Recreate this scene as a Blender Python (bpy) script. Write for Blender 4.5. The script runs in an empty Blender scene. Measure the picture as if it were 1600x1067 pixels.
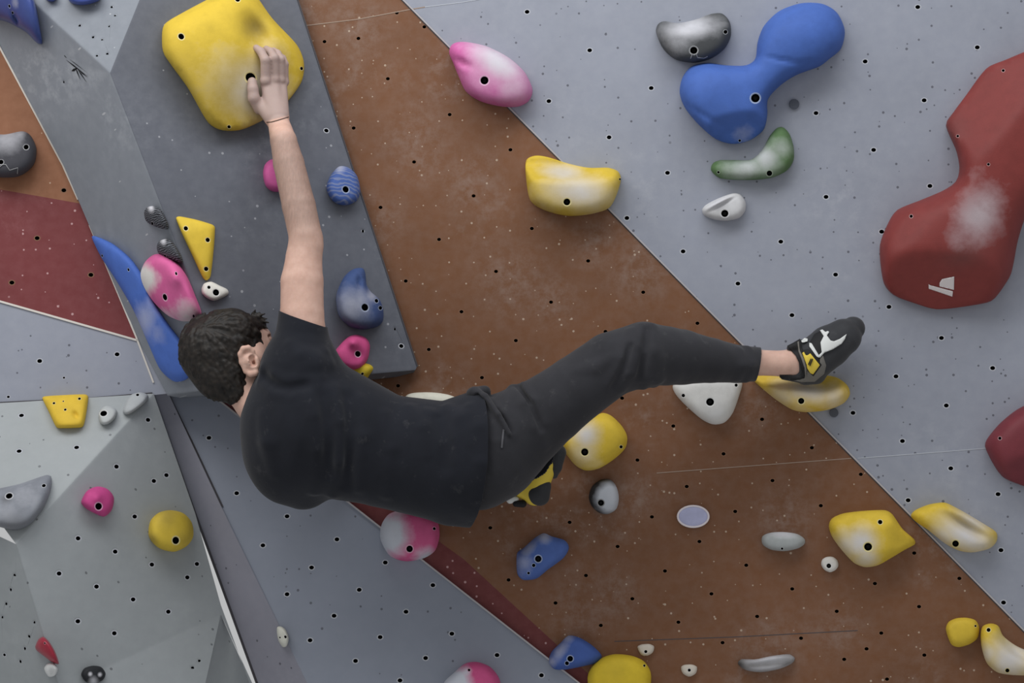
import bpy, bmesh, math, random
import numpy as np
from mathutils import Vector, Matrix
from mathutils.geometry import delaunay_2d_cdt
from mathutils.bvhtree import BVHTree

random.seed(7); np.random.seed(7)
scene = bpy.context.scene
COL = scene.collection

# ------------------------------------------------------------------ camera
PITCH = math.radians(12.0)
LENS = 58.0
F = 1600 * LENS / 36.0
CAM = Vector((0.0, -4.5, 1.45))
FWD = Vector((0, math.cos(PITCH), math.sin(PITCH)))
RIGHT = Vector((1, 0, 0))
UP = Vector((0, -math.sin(PITCH), math.cos(PITCH)))
cam_data = bpy.data.cameras.new('camera'); cam_data.lens = LENS; cam_data.sensor_width = 36
cam_data.clip_end = 100
cam = bpy.data.objects.new('camera', cam_data); COL.objects.link(cam)
cam.location = CAM; cam.rotation_euler = (math.pi / 2 + PITCH, 0, 0)
scene.camera = cam


def W(px, py, d):
    return CAM + FWD * d + RIGHT * ((px - 800) / F * d) + UP * ((533.5 - py) / F * d)


def CW(x, y, d):
    return CAM + FWD * d + RIGHT * x + UP * y

# ------------------------------------------------------------------ light
scene.view_settings.view_transform = 'Standard'
scene.view_settings.look = 'None'
scene.view_settings.gamma = 1.0
scene.view_settings.exposure = 0.08
world = bpy.data.worlds.new('world'); scene.world = world
world.use_nodes = True
bg = world.node_tree.nodes['Background']
bg.inputs[0].default_value = (0.98, 0.99, 1.0, 1); bg.inputs[1].default_value = 0.46


def area_light(name, loc, target, size, size_y, energy, color=(1, 1, 1)):
    l = bpy.data.lights.new(name, 'AREA'); l.shape = 'RECTANGLE'
    l.size = size; l.size_y = size_y; l.energy = energy; l.color = color
    o = bpy.data.objects.new(name, l); COL.objects.link(o); o.location = loc
    o.rotation_euler = (Vector(target) - Vector(loc)).to_track_quat('-Z', 'Y').to_euler()
    return o

TGT = W(760, 560, 4.6)
area_light('hall_light', CW(-1.9, 2.5, 2.7), TGT, 2.4, 1.4, 50, (1.0, 0.99, 0.97))
area_light('skylight', CW(0.3, 3.2, 2.9), TGT, 3.0, 1.4, 62, (0.95, 0.97, 1.0))

# ------------------------------------------------------------------ helpers


def lin(c):
    c = [v / 255.0 for v in c]
    return tuple((v / 12.92 if v <= 0.04045 else ((v + 0.055) / 1.055) ** 2.4) for v in c) + (1.0,)


def tag(o, label=None, cat=None, group=None, kind=None):
    if label: o['label'] = label
    if cat: o['category'] = cat
    if group: o['group'] = group
    if kind: o['kind'] = kind
    return o


def link(name, mesh, mats=(), parent=None, matrix=None):
    o = bpy.data.objects.new(name, mesh); COL.objects.link(o)
    for m in mats: mesh.materials.append(m)
    if parent is not None:
        o.parent = parent
    if matrix is not None:
        if parent is not None: o.matrix_basis = matrix
        else: o.matrix_world = matrix
    return o

# ------------------------------------------------------------------ materials


class NT:
    def __init__(self, name):
        self.m = bpy.data.materials.new(name); self.m.use_nodes = True
        self.t = self.m.node_tree; self.b = self.t.nodes['Principled BSDF']

    def n(self, typ, **kw):
        x = self.t.nodes.new(typ)
        for k, v in kw.items(): setattr(x, k, v)
        return x

    def l(self, a, b): self.t.links.new(a, b)

    def noise(self, vec, scale, detail=4, rough=0.55):
        x = self.n('ShaderNodeTexNoise'); x.inputs['Scale'].default_value = scale
        x.inputs['Detail'].default_value = detail; x.inputs['Roughness'].default_value = rough
        if vec is not None: self.l(vec, x.inputs['Vector'])
        return x.outputs['Fac']

    def ramp(self, fac, a, b, v0=0.0, v1=1.0):
        x = self.n('ShaderNodeMapRange'); x.inputs[1].default_value = a; x.inputs[2].default_value = b
        x.inputs[3].default_value = v0; x.inputs[4].default_value = v1; x.clamp = True
        self.l(fac, x.inputs[0]); return x.outputs[0]

    def math(self, op, a, b):
        x = self.n('ShaderNodeMath', operation=op)
        for i, v in enumerate((a, b)):
            if isinstance(v, (int, float)): x.inputs[i].default_value = v
            else: self.l(v, x.inputs[i])
        return x.outputs[0]

    def mix(self, fac, a, b):
        x = self.n('ShaderNodeMix', data_type='RGBA')
        for s, v in ((0, fac), (6, a), (7, b)):
            if isinstance(v, (int, float)): x.inputs[s].default_value = v
            elif isinstance(v, tuple): x.inputs[s].default_value = v
            else: self.l(v, x.inputs[s])
        return x.outputs[2]

    def coord(self): return self.n('ShaderNodeTexCoord').outputs['Object']

    def attr(self, name):
        x = self.n('ShaderNodeAttribute'); x.attribute_name = name; return x.outputs['Fac']

    def bump(self, h, strength, dist=0.002, normal=None):
        x = self.n('ShaderNodeBump'); x.inputs['Strength'].default_value = strength
        x.inputs['Distance'].default_value = dist; self.l(h, x.inputs['Height'])
        if normal is not None: self.l(normal, x.inputs['Normal'])
        return x.outputs[0]

    def done(self, col, rough=0.7, normal=None, spec=0.3):
        if isinstance(col, tuple): self.b.inputs['Base Color'].default_value = col
        else: self.l(col, self.b.inputs['Base Color'])
        self.b.inputs['Roughness'].default_value = rough
        self.b.inputs['Specular IOR Level'].default_value = spec
        if normal is not None: self.l(normal, self.b.inputs['Normal'])
        return self.m


def plain(name, rgb, rough=0.6, spec=0.3):
    return NT(name).done(lin(rgb), rough, None, spec)


def wall_mat(name, base, dot, scuff, dot_density=0.55, scuff_amt=0.3, bevel=0.0, dot_r=0.10, var=0.08, dust=()):
    t = NT(name); co = t.coord()
    mott = t.noise(co, 2.3, 5, 0.6)
    fine = t.noise(co, 34, 4, 0.6)
    b = lin(base); dk = tuple(v * (1 - var) for v in b[:3]) + (1,); lt = tuple(min(1, v * (1 + var)) for v in b[:3]) + (1,)
    c = t.mix(t.ramp(mott, 0.3, 0.7), dk, lt)
    # chalky scuffs in patches
    patch = t.ramp(t.noise(co, 3.1, 3, 0.5), 0.50, 0.72)
    streak = t.ramp(t.noise(co, 22, 6, 0.7), 0.48, 0.75)
    sc = t.math('MULTIPLY', patch, t.math('MULTIPLY', streak, scuff_amt))
    c = t.mix(sc, c, lin(scuff))
    c = t.mix(t.ramp(fine, 0.35, 0.7, 0.0, 0.10), c, lin(scuff))
    if dust:      # chalk dust knocked off around the footholds
        tot = None
        for (dx, dy, dr) in dust:
            vd = t.n('ShaderNodeVectorMath', operation='DISTANCE'); t.l(co, vd.inputs[0]); vd.inputs[1].default_value = (dx, dy, 0)
            g = t.ramp(vd.outputs['Value'], dr, 0, 0, 1); tot = g if tot is None else t.math('MAXIMUM', tot, g)
        sp_ = t.ramp(t.noise(co, 26, 7, 0.75), 0.42, 0.75)
        c = t.mix(t.math('MULTIPLY', t.math('MULTIPLY', tot, sp_), 0.6), c, lin(scuff))
    # small screw holes and flecks
    for sc_, r_, dens in ((15.0, dot_r, dot_density), (29.0, dot_r * 1.1, dot_density * 0.45)):
        v = t.n('ShaderNodeTexVoronoi', voronoi_dimensions='2D'); v.inputs['Scale'].default_value = sc_
        t.l(co, v.inputs['Vector'])
        sep = t.n('ShaderNodeSeparateColor'); t.l(v.outputs['Color'], sep.inputs[0])
        on = t.ramp(sep.outputs[0], dens, dens - 0.01)
        rr = t.math('MULTIPLY', t.ramp(sep.outputs[1], 0, 1, 0.35, 1.0), r_ * sc_ / 29.0)
        inside = t.math('MULTIPLY', t.math('LESS_THAN', v.outputs['Distance'], rr), on)
        c = t.mix(t.math('MULTIPLY', inside, 0.75), c, lin(dot))
    nrm = None
    if bevel:
        bv = t.n('ShaderNodeBevel', samples=6); bv.inputs['Radius'].default_value = bevel; nrm = bv.outputs[0]
    nrm = t.bump(fine, 0.12, 0.002, nrm)
    return t.done(c, 0.62, nrm, 0.25)

GREY = (141, 145, 157)
M_grey = wall_mat('grey_paint', GREY, (72, 72, 80), (180, 182, 188), 0.42, 0.35)
M_grey_shaded = wall_mat('grey_paint_shaded', (131, 137, 150), (78, 78, 86), (150, 154, 165), 0.22, 0.25)  # darker copy of the wall grey, light falloff low down painted in
M_vol = wall_mat('grey_volume_paint', (124, 129, 137), (178, 180, 184), (172, 176, 182), 0.16, 0.65, bevel=0.012)
M_vol_shaded = wall_mat('shaded_volume_paint', (90, 93, 102), (160, 162, 168), (146, 149, 156), 0.16, 0.4, bevel=0.012)  # darker copy of the volume paint, shade of the turned-away faces painted in
M_low = wall_mat('pale_volume_paint', (143, 148, 151), (84, 86, 90), (176, 180, 182), 0.2, 0.3, bevel=0.012)
M_orange = wall_mat('orange_brown_paint', (132, 88, 63), (190, 166, 144), (196, 150, 120), 0.4, 0.35)
M_red = wall_mat('dark_red_paint', (100, 48, 48), (196, 160, 160), (160, 110, 112), 0.45, 0.5)
M_redl = wall_mat('maroon_paint', (110, 50, 52), (196, 160, 160), (160, 110, 112), 0.45, 0.5)
M_rim = plain('chipped_rim', (176, 179, 186))
M_rimb = plain('chipped_rim_brown', (122, 88, 66))
M_dark = plain('hole_dark', (10, 10, 11), 0.9, 0.0)
M_edge = plain('panel_edge', (168, 164, 166), 0.7)
M_edged = plain('panel_gap_shade', (70, 68, 72), 0.8)
M_edgew = plain('pale_panel_edge', (208, 202, 194), 0.7)
M_seam = plain('seam_scuff', (150, 130, 116), 0.8)
M_seamg = plain('seam_scuff_grey', (172, 176, 184), 0.8)
M_steel = plain('bolt_steel', (38, 38, 40), 0.45)
M_bright = plain('bright_steel', (150, 150, 152), 0.4)

# ------------------------------------------------------------------ planes


class Plane:
    def __init__(self, *pts):
        a, b, c = [W(*p) for p in pts]
        n = (b - a).cross(c - a).normalized()
        if n.dot(CAM - a) < 0: n = -n
        self.p, self.n = a, n
        self.ey = (Vector((0, 0, 1)) - n * n.z).normalized()
        self.ex = self.ey.cross(n).normalized()

    def hit(self, px, py):
        d = W(px, py, 1.0) - CAM
        t = (self.p - CAM).dot(self.n) / d.dot(self.n)
        return CAM + d * t

    def depth(self, px, py): return (self.hit(px, py) - CAM).dot(FWD)

    def frame(self, o):
        return Matrix(((self.ex.x, self.ey.x, self.n.x, o.x), (self.ex.y, self.ey.y, self.n.y, o.y),
                       (self.ex.z, self.ey.z, self.n.z, o.z), (0, 0, 0, 1)))

    def loc2(self, px, py, o):
        v = self.hit(px, py) - o
        return (v.dot(self.ex), v.dot(self.ey))


def dA(px, py): return 4.72 - 0.24 * px / 1600 - 0.00006 * (py - 533)
A = Plane((0, 0, dA(0, 0)), (1600, 0, dA(1600, 0)), (800, 1067, dA(800, 1067)))
N0 = (172, 114)
PR = Plane((172, 114, 4.36), (460, -20, A.depth(460, -20) - .035), (652, 575, A.depth(652, 575) - .02))
RB = (360, 604)
PL = Plane((172, 114, 4.36), (RB[0], RB[1], PR.depth(*RB)), (100, 260, 4.585))
C = Plane((0, 72, PL.depth(0, 72)), (215, 530, PL.depth(215, 530)), (-150, 420, 4.52))
PT = Plane((172, 114, 4.36), (38, -10, PL.depth(38, -10)), (222, -10, PR.depth(222, -10)))
TR = (240, 615, C.depth(240, 615) - .004)
LT = Plane((0, 630, C.depth(0, 630) - .004), TR, (25, 850, 4.22))
LR = Plane(TR, (25, 850, 4.22), (390, 1067, 4.56))
LL = Plane((25, 850, 4.22), (90, 1067, LR.depth(90, 1067)), (-150, 900, 4.42))
B = Plane((312, 605, 4.655), (905, 1067, A.depth(905, 1067) - .012), (480, 1067, 4.50))
D = Plane((238, 612, 4.655), (400, 1067, 4.585), (480, 1067, 4.501))
LF = Plane((345, 960, LR.depth(345, 960)), (318, 1080, LR.depth(318, 1080)), (398, 1080, LR.depth(398, 1080) + .16))
LB = Plane((345, 960, LR.depth(345, 960)), (150, 1050, LR.depth(150, 1050)), (300, 1120, LR.depth(300, 1120) - .05))


def inside(poly, x, y):
    c = False; n = len(poly)
    for i in range(n):
        x1, y1 = poly[i]; x2, y2 = poly[i - 1]
        if (y1 > y) != (y2 > y) and x < (x2 - x1) * (y - y1) / (y2 - y1) + x1: c = not c
    return c


def circle(cx, cy, r, n=12):
    return [(cx + r * math.cos(2 * math.pi * i / n), cy + r * math.sin(2 * math.pi * i / n)) for i in range(n)]


def panel_into(bm, plane, o_frame_inv, poly_px, holes, mi, r=0.0066, rim=0.0094, mi_rim=1, mi_dark=2, rim_of=None):
    """flat panel with real countersunk bolt holes, cut by constrained triangulation"""
    o = plane.hit(*poly_px[0])
    poly = [plane.loc2(x, y, o) for x, y in poly_px]
    verts = list(poly); edges = [(i, (i + 1) % len(poly)) for i in range(len(poly))]
    circ = []
    for h in holes:
        cx, cy = plane.loc2(h[0], h[1], o); s = h[2] if len(h) > 2 else 1.0
        if not inside(poly, cx, cy): continue
        if min(math.hypot(cx + rim * 1.2 * s * math.cos(a) - 0, 0) for a in (0,)) < 0: continue
        ok = all(inside(poly, x, y) for x, y in circle(cx, cy, rim * 1.1 * s, 8))
        if not ok: continue
        ids = []
        for rr in (rim * s, r * s):
            pts = [(x, cy + (y - cy) * .84) for x, y in circle(cx, cy, rr)]; b0 = len(verts); verts += pts
            edges += [(b0 + i, b0 + (i + 1) % 12) for i in range(12)]
            ids.append(b0)
        circ.append((cx, cy, r * s, rim * s, ids))
    vo, eo, fo, ov, _, _ = delaunay_2d_cdt([Vector(v) for v in verts], edges, [], 0, 1e-6, True)
    lut = {}
    for k, src in enumerate(ov):
        for s_ in src: lut[s_] = k
    bv = [bm.verts.new(o_frame_inv @ (o + plane.ex * v.x + plane.ey * v.y)) for v in vo]
    for f in fo:
        cx = sum(vo[i].x for i in f) / 3; cy = sum(vo[i].y for i in f) / 3
        if not inside(poly, cx, cy): continue
        m = mi; skip = False
        for (hx, hy, r0, r1, ids) in circ:
            dd = (cx - hx) ** 2 + ((cy - hy) / .84) ** 2
            if dd < (r0 * 0.985) ** 2: skip = True; break
            if dd < (r1 * 0.985) ** 2: m = mi_rim; break
        if skip: continue
        fc = bm.faces.new([bv[i] for i in f]); fc.material_index = m
    for (hx, hy, r0, r1, ids) in circ:
        s_h = r0 / r
        loop = [bv[lut[ids[1] + i]] for i in range(12)]
        low = []
        for i in range(12):
            x = hx + (vo[lut[ids[1] + i]].x - hx) * .9; y = hy + (vo[lut[ids[1] + i]].y - hy) * .9
            low.append(bm.verts.new(o_frame_inv @ (o + plane.ex * x + plane.ey * y - plane.n * 0.022 * min(1, s_h))))
        for i in range(12):
            j = (i + 1) % 12
            f = bm.faces.new((loop[i], loop[j], low[j], low[i])); f.material_index = mi_dark
        f = bm.faces.new(low); f.material_index = mi_dark


def wall(name, plane, regions, mats, label=None):
    """regions: list of (polygon_px, holes, material index)"""
    o = plane.hit(*regions[0][0][0]); M = plane.frame(o); inv = M.inverted()
    bm = bmesh.new()
    for r in regions: panel_into(bm, plane, inv, r[0], r[1], r[2], mi_rim=r[3], mi_dark=len(mats) - 1)
    me = bpy.data.meshes.new(name); bm.normal_update(); bm.to_mesh(me); bm.free()
    ob = link(name, me, mats, None, M); ob['kind'] = 'structure'
    return ob

holes_brown = [(663, 42), (507, 65), (606, 123), (552.6, 200), (702.6, 179), (647, 253), (797.5, 234), (594.6, 324), (740, 306),
  (831, 357), (686, 374), (775, 424), (919, 407.6), (634, 439), (721, 487), (861, 472), (806, 532), (670, 546), (1005, 456.5),
  (1089.7, 505), (946, 518), (1268.5, 699.5), (1345, 741), (1207, 750.8), (1282.5, 790), (972, 622), (1052, 665.5),
  (1190.7, 655), (996, 718.7), (1130.5, 709), (1073, 760), (1148.7, 799), (1092.8, 846), (890, 816), (965, 853.8), (1018.6, 807.5),
  (766, 824.6), (794.6, 906), (915.5, 899), (1039, 892), (868, 942), (988, 935.4), (938.8, 977), (1111.6, 927.7), (1166, 883),
  (1237.8, 920), (1060, 972), (1183, 963), (1251.6, 997), (1129, 1004), (1367, 911.6), (1307.4, 955), (1377, 989), (1436, 947.7),
  (1354, 1013.6), (1319, 1030), (1444.3, 1023.4), (1499, 903.6), (1386, 1061), (1428.4, 864), (753, 590), (622, 602.6),
  (690, 650), (560, 60), (620, 20), (700, 620)]
holes_brown = [(x, y, .84) for x, y in holes_brown]
holes_grey = [(823.6, 18.5), (921.4, 78.6), (857.6, 158), (1017.5, 137.6), (951.7, 214.5), (1043, 270), (979.5, 340.6), (1351.8, 96),
  (1275, 176.7), (1365, 234.2), (1290.7, 307.6), (1527, 74), (1444, 156.7), (1453, 290.5), (1377.6, 361.9), (1305.6, 429),
  (1389, 479.4), (1434, 11), (1067.3, 392.7), (1220, 377.5), (1153, 443), (1237.4, 492.4), (1471, 528), (1400, 588), (1551, 575),
  (1478.6, 633.5), (1332.8, 645), (1410, 689), (1485.6, 731.7), (1419, 781.5), (1559.5, 772), (1564, 859.5), (1568, 941.3)]
holes_B = [(448.5, 806.6), (526.5, 842.6), (410.8, 852), (486.8, 886.6), (602, 878.8), (448.5, 928.3), (561.3, 921.4), (676.4, 914.2),
  (522, 962), (634.4, 955.7), (749.4, 949), (484.5, 1000.3), (594, 995.4), (706, 990), (555.5, 1032.5), (665, 1028), (625, 1063),
  (776.6, 1023.4), (846, 1055), (326.5, 684), (369.8, 770.5), (400, 700)]
holes_LR = [(231.3, 656), (182, 729), (260, 742.3), (240.4, 751.4), (210.4, 807), (122, 841), (180, 861.8), (92.3, 896), (237.3, 882),
  (307.7, 881), (292.7, 902), (150.8, 916.4), (208, 936.4), (263, 955.6), (121.7, 970.6), (178.6, 989.3), (314, 985)]
holes_LT = [(33.6, 649), (29.9, 704.8), (119.7, 699)]
holes_PR = [(510, 204), (567, 361, .6), (627, 540.6), (617, 514, .5)]
holes_PL = [(104, 274), (100, 128, .5)]
holes_C = [(58, 372), (142, 429.4), (18.5, 441.5), (99.7, 297.3), (62, 564), (183, 553.5), (100, 590, .5), (13, 620, .6)]

K = 1.0155
def bx(y): return 630 + y / K - 0       # brown / grey border on the big wall
BT, BB = -320, 1500
brown = [(bx(BT), BT), (bx(BB), BB), (1350, BB), (935, 1067), (800, 943), (725, 874), (560, 755), (470, 690), (290, 560), (290, 300), (290, BT)]
redst = [(560, 755), (725, 874), (800, 943), (935, 1067), (1350, BB), (1270, BB), (905, 1067), (545, 785), (290, 585), (290, 560), (470, 690)]
greyr = [(bx(BT), BT), (2400, BT), (2400, BB), (bx(BB), BB)]
_o = A.hit(bx(BT), BT)
DUST = [A.loc2(x, y, _o) + (r / 560,) for x, y, r in ((1225, 812, 70), (1205, 1008, 75), (990, 775, 60), (905, 955, 80), (960, 925, 60), (735, 285, 70), (800, 440, 85), (590, 345, 65),
        (1000, 420, 75), (650, 220, 80), (560, 40, 70), (1180, 640, 60), (930, 380, 60), (700, 660, 70), (1310, 985, 60), (860, 470, 60), (660, 250, 60), (480, 20, 50))]
M_brown = wall_mat('brown_paint', (113, 76, 52), (182, 164, 146), (152, 138, 131), 0.5, 0.6, var=0.14, dot_r=0.085, dust=DUST)
wall('wall_back', A, [(brown, holes_brown, 0, 3), (redst, [], 1, 3), (greyr, holes_grey, 2, 4)],
     [M_brown, M_red, M_grey, M_rimb, M_rim, M_dark])
wall('wall_front_lower', B, [([(262, 612), (312, 601), (545, 785), (905, 1067), (1250, 1337), (560, 1337), (480, 1067), (345, 790)], holes_B, 0, 1)],
     [M_grey_shaded, M_rim, M_dark])
wall('wall_return', D, [([(236, 606), (262, 612), (345, 790), (480, 1067), (560, 1337), (480, 1337), (400, 1067), (305, 800)], [], 0, 1)],
     [wall_mat('warm_grey_paint', (132, 132, 143), (70, 70, 78), (160, 160, 168), 0.2, 0.3), M_rim, M_dark])
wall('wall_left', C, [([(-700, -300), (-186, -300), (-110, -140), (0, 72), (102, 262), (126, 318), (0, 296), (-700, 122)], holes_C, 0, 4),
                      ([(-700, 122), (0, 296), (126, 318), (218, 531), (0, 471), (-700, 270)], holes_C, 1, 4),
                      ([(-700, 270), (0, 471), (218, 531), (261, 615), (240, 617), (-20, 645), (-700, 700)], holes_C, 2, 3)],
     [M_orange, M_redl, M_grey, M_rim, M_rimb, M_dark])

# protruding prism on the left and the volume below it: one mesh each, several facets


def volume(name, facets, mats):
    o = facets[0][0].hit(*facets[0][1][0]); T = Matrix.Translation(o)
    # facet-local coordinates keep the 2D dot pattern undistorted on every facet
    fr = facets[0][0].frame(o); inv = fr.inverted()
    bm = bmesh.new()
    for f in facets:
        panel_into(bm, f[0], inv, f[1], f[2], f[3], mi_rim=f[4] if len(f) > 4 else 1, mi_dark=2)
    bmesh.ops.remove_doubles(bm, verts=bm.verts, dist=0.0015)
    me = bpy.data.meshes.new(name); bm.normal_update(); bm.to_mesh(me); bm.free()
    ob = link(name, me, mats, None, fr); ob['kind'] = 'structure'
    return ob

PB = Plane((RB[0], RB[1], PR.depth(*RB)), (652, 577, PR.depth(652, 577)), (644, 584, A.depth(644, 584) + .01))
PF = Plane((RB[0], RB[1], PR.depth(*RB)), (262, 618, PL.depth(262, 618)), (290, 622, 4.66))
volume('wall_prism', [
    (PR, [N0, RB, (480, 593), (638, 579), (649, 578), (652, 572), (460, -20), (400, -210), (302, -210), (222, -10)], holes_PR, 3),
    (PL, [N0, RB, (262, 618), (215, 530), (100, 260), (0, 72), (-110, -140), (-100, -160), (38, -10)], holes_PL, 0),
    (PT, [N0, (38, -10), (-110, -150), (302, -210), (222, -10)], [(125, 40, .5), (168, 84, .45), (152, 87, .45), (146, 58, .5), (160, 62, .4), (175, 11, .45), (180, 24, .4), (171, 41, .4)], 0),
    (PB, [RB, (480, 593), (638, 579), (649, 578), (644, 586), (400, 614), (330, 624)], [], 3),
    (PF, [RB, (262, 618), (285, 622), (330, 624)], [], 0),
], [M_vol, M_rim, M_dark, M_vol_shaded])
M_low_lit = wall_mat('lit_ledge_paint', (154, 159, 161), (84, 86, 90), (182, 186, 188), 0.2, 0.3, bevel=0.012)  # paler copy of the pyramid paint, light on the upward facet painted in
volume('wall_pyramid', [
    (LT, [(240, 615), (25, 850), (-160, 600), (-160, 640), (0, 629)], holes_LT, 3),
    (LR, [(240, 615), (25, 850), (90, 1067), (120, 1100), (150, 1050), (345, 960), (400, 1080), (390, 1067), (345, 945), (305, 802)], holes_LR, 0),
    (LL, [(25, 850), (90, 1067), (150, 1267), (-300, 1267), (-300, 700)], [(23, 898, .5), (17, 921, .6), (10, 943, .55), (54, 972, .5), (46, 994, .5), (39, 1013, .6), (32, 1033, .6), (7, 1023, .7), (4, 964, .5)], 0),
    (LB, [(345, 960), (150, 1050), (120, 1100), (150, 1267), (290, 1190), (318, 1080)], [(311, 1032, .5), (301, 1043, .5)], 0),
    (LF, [(345, 960), (318, 1080), (290, 1190), (430, 1190), (398, 1080)], [], 0),
], [M_low, M_rim, M_dark, M_low_lit])


def strip(name, plane, pts, wpx, mat, lift=0.0025, parent=None):
    """thin raised batten or paint line along a polyline"""
    o = plane.hit(*pts[0]); M = plane.frame(o)
    q = [Vector(plane.loc2(x, y, o)) for x, y in pts]
    w = wpx * 4.6 / F / 2
    bm = bmesh.new(); rows = []
    for i, p in enumerate(q):
        t = (q[min(i + 1, len(q) - 1)] - q[max(i - 1, 0)]).normalized(); nn = Vector((-t.y, t.x))
        rows.append([bm.verts.new((p.x + nn.x * s * w, p.y + nn.y * s * w, z)) for s, z in ((-1, -0.001), (-1, lift), (1, lift), (1, -0.001))])
    for a, b in zip(rows, rows[1:]):
        for k in range(4): bm.faces.new((a[k], a[(k + 1) % 4], b[(k + 1) % 4], b[k]))
    bm.faces.new(rows[0]); bm.faces.new(rows[-1][::-1])
    me = bpy.data.meshes.new(name); bmesh.ops.recalc_face_normals(bm, faces=bm.faces); bm.to_mesh(me); bm.free()
    ob = link(name, me, [mat], None, M); ob['kind'] = 'structure'
    return ob

strip('trim_1', A, [(bx(-300), -300), (bx(1400), 1400)], 2.2, M_edge, 0.004)
strip('trim_2', A, [(bx(-300) - 2.6, -300 + 0.0), (bx(1400) - 2.6, 1400)], 1.8, M_edged, 0.001)  # dark line painting the thin shadow along the border
strip('trim_3', B, [(312, 602), (545, 785.5), (905, 1067.5), (1250, 1337)], 2.4, M_edge, 0.006)
strip('trim_4', C, [(-300, 385), (0, 471), (215, 532)], 3.0, M_edgew, 0.004)
strip('trim_5', C, [(-41, -8), (-1, 73), (98.5, 259), (122, 312)], 2.6, M_edgew, 0.004)
strip('trim_6', C, [(140, 352), (213, 527), (240, 598)], 2.5, M_edgew, 0.004)
strip('trim_7', D, [(224, 566), (236, 607), (305, 801), (331, 871), (402, 1067), (470, 1260)], 3.2, M_edged, 0.004)
strip('trim_8', B, [(248, 590), (262, 614), (300, 690), (348, 792)], 2.6, M_edged, 0.003)
strip('trim_9', C, [(-160, 632), (0, 629), (140, 622), (238, 614)], 1.6, M_edged, 0.004)
strip('trim_10', A, [(470, 41), (560, 30), (640, 15), (664, 11)], 1.5, M_seam, 0.0008)
strip('trim_11', A, [(664, 11), (720, 4), (790, -8)], 1.2, M_seamg, 0.0008)
strip('trim_12', A, [(1026, 739), (1130, 731), (1330, 716)], 1.3, M_seam, 0.0008)
strip('trim_13', A, [(1340, 716), (1470, 706), (1545, 700)], 1.2, M_seamg, 0.0008)
strip('trim_14', A, [(960, 1002), (1150, 995), (1340, 985)], 1.1, M_edged, 0.0004)
strip('trim_15', PR, [(452, -40), (652, 573)], 2.2, M_edged, 0.002)  # dark line painting the shadow along the prism's edge

# ------------------------------------------------------------------ climbing holds
_mats = {}


def hold_mat(base, base2=None, rough=0.72, chalk=(198, 198, 204), grit=1.0, stripe=0):
    key = (base, base2, rough, chalk, stripe)
    if key in _mats: return _mats[key]
    t = NT('resin_%d' % len(_mats)); co = t.coord()
    n1 = t.noise(co, 26, 5, 0.6); n2 = t.noise(co, 320, 2, 0.5)
    b = lin(base)
    c = t.mix(t.ramp(n1, 0.3, 0.7), tuple(v * .9 for v in b[:3]) + (1,), tuple(min(1, v * 1.08) for v in b[:3]) + (1,))
    edge = t.ramp(n1, 0.2, 0.8, -0.16, 0.16)
    if base2:
        f = t.ramp(t.math('ADD', t.attr('tint'), edge), 0.25, 0.75)
        c = t.mix(f, c, lin(base2))
    if stripe:
        w = t.n('ShaderNodeTexWave'); w.inputs['Scale'].default_value = stripe; w.inputs['Distortion'].default_value = 7
        w.inputs['Detail'].default_value = 2; w.bands_direction = 'Y'; t.l(co, w.inputs['Vector'])
        c = t.mix(t.math('MULTIPLY', t.ramp(w.outputs['Fac'], 0.55, 0.8), 0.42), c, lin((150, 154, 164)))
    f = t.ramp(t.math('ADD', t.attr('chalk'), t.math('MULTIPLY', edge, 0.8)), 0.12, 1.0, 0.0, 0.94)
    c = t.mix(f, c, lin(chalk))
    c = t.mix(t.attr('grime_shade'), c, lin((70, 68, 66)))  # dirt spots, and shade painted into the colour of some holds
    mk = t.math('MULTIPLY', t.ramp(t.noise(co, 13, 6, 0.72), 0.56, 0.70), 0.22)
    c = t.mix(mk, c, lin(tuple(int(v * .55 + 20) for v in base)))
    nrm = t.bump(n2, 0.25 * grit, 0.0012)
    _mats[key] = t.done(c, rough, nrm, 0.3)
    return _mats[key]


def smooth_closed(pts, sub=6):
    out = []; n = len(pts)
    for i in range(n):
        p0, p1, p2, p3 = [np.array(pts[(i + k) % n], float) for k in (-1, 0, 1, 2)]
        # centripetal-ish Catmull-Rom (half tension keeps corners tidy)
        for s in range(sub):
            t = s / sub
            m1 = (p2 - p0) * 0.42; m2 = (p3 - p1) * 0.42
            L = np.linalg.norm(p2 - p1)
            for m in (m1, m2):
                l = np.linalg.norm(m)
                if l > L: m *= L / l
            h = (2 * t**3 - 3 * t**2 + 1) * p1 + (t**3 - 2 * t**2 + t) * m1 + (-2 * t**3 + 3 * t**2) * p2 + (t**3 - t**2) * m2
            out.append(h)
    return np.array(out)


def resample(P, s):
    Q = np.vstack([P, P[:1]]); seg = np.linalg.norm(np.diff(Q, axis=0), axis=1); cum = np.concatenate([[0], np.cumsum(seg)])
    n = max(12, int(cum[-1] / s)); t = np.linspace(0, cum[-1], n, endpoint=False)
    return np.stack([np.interp(t, cum, Q[:, 0]), np.interp(t, cum, Q[:, 1])], 1)


def seg_dist(P, poly):
    """distance of points P to closed polygon"""
    a = poly; b = np.roll(poly, -1, 0); d = np.full(len(P), 1e9)
    for i in range(len(a)):
        ab = b[i] - a[i]; t = np.clip(((P - a[i]) @ ab) / max(1e-12, ab @ ab), 0, 1)
        d = np.minimum(d, np.linalg.norm(P - a[i] - t[:, None] * ab, axis=1))
    return d


SURF = {}


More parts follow.
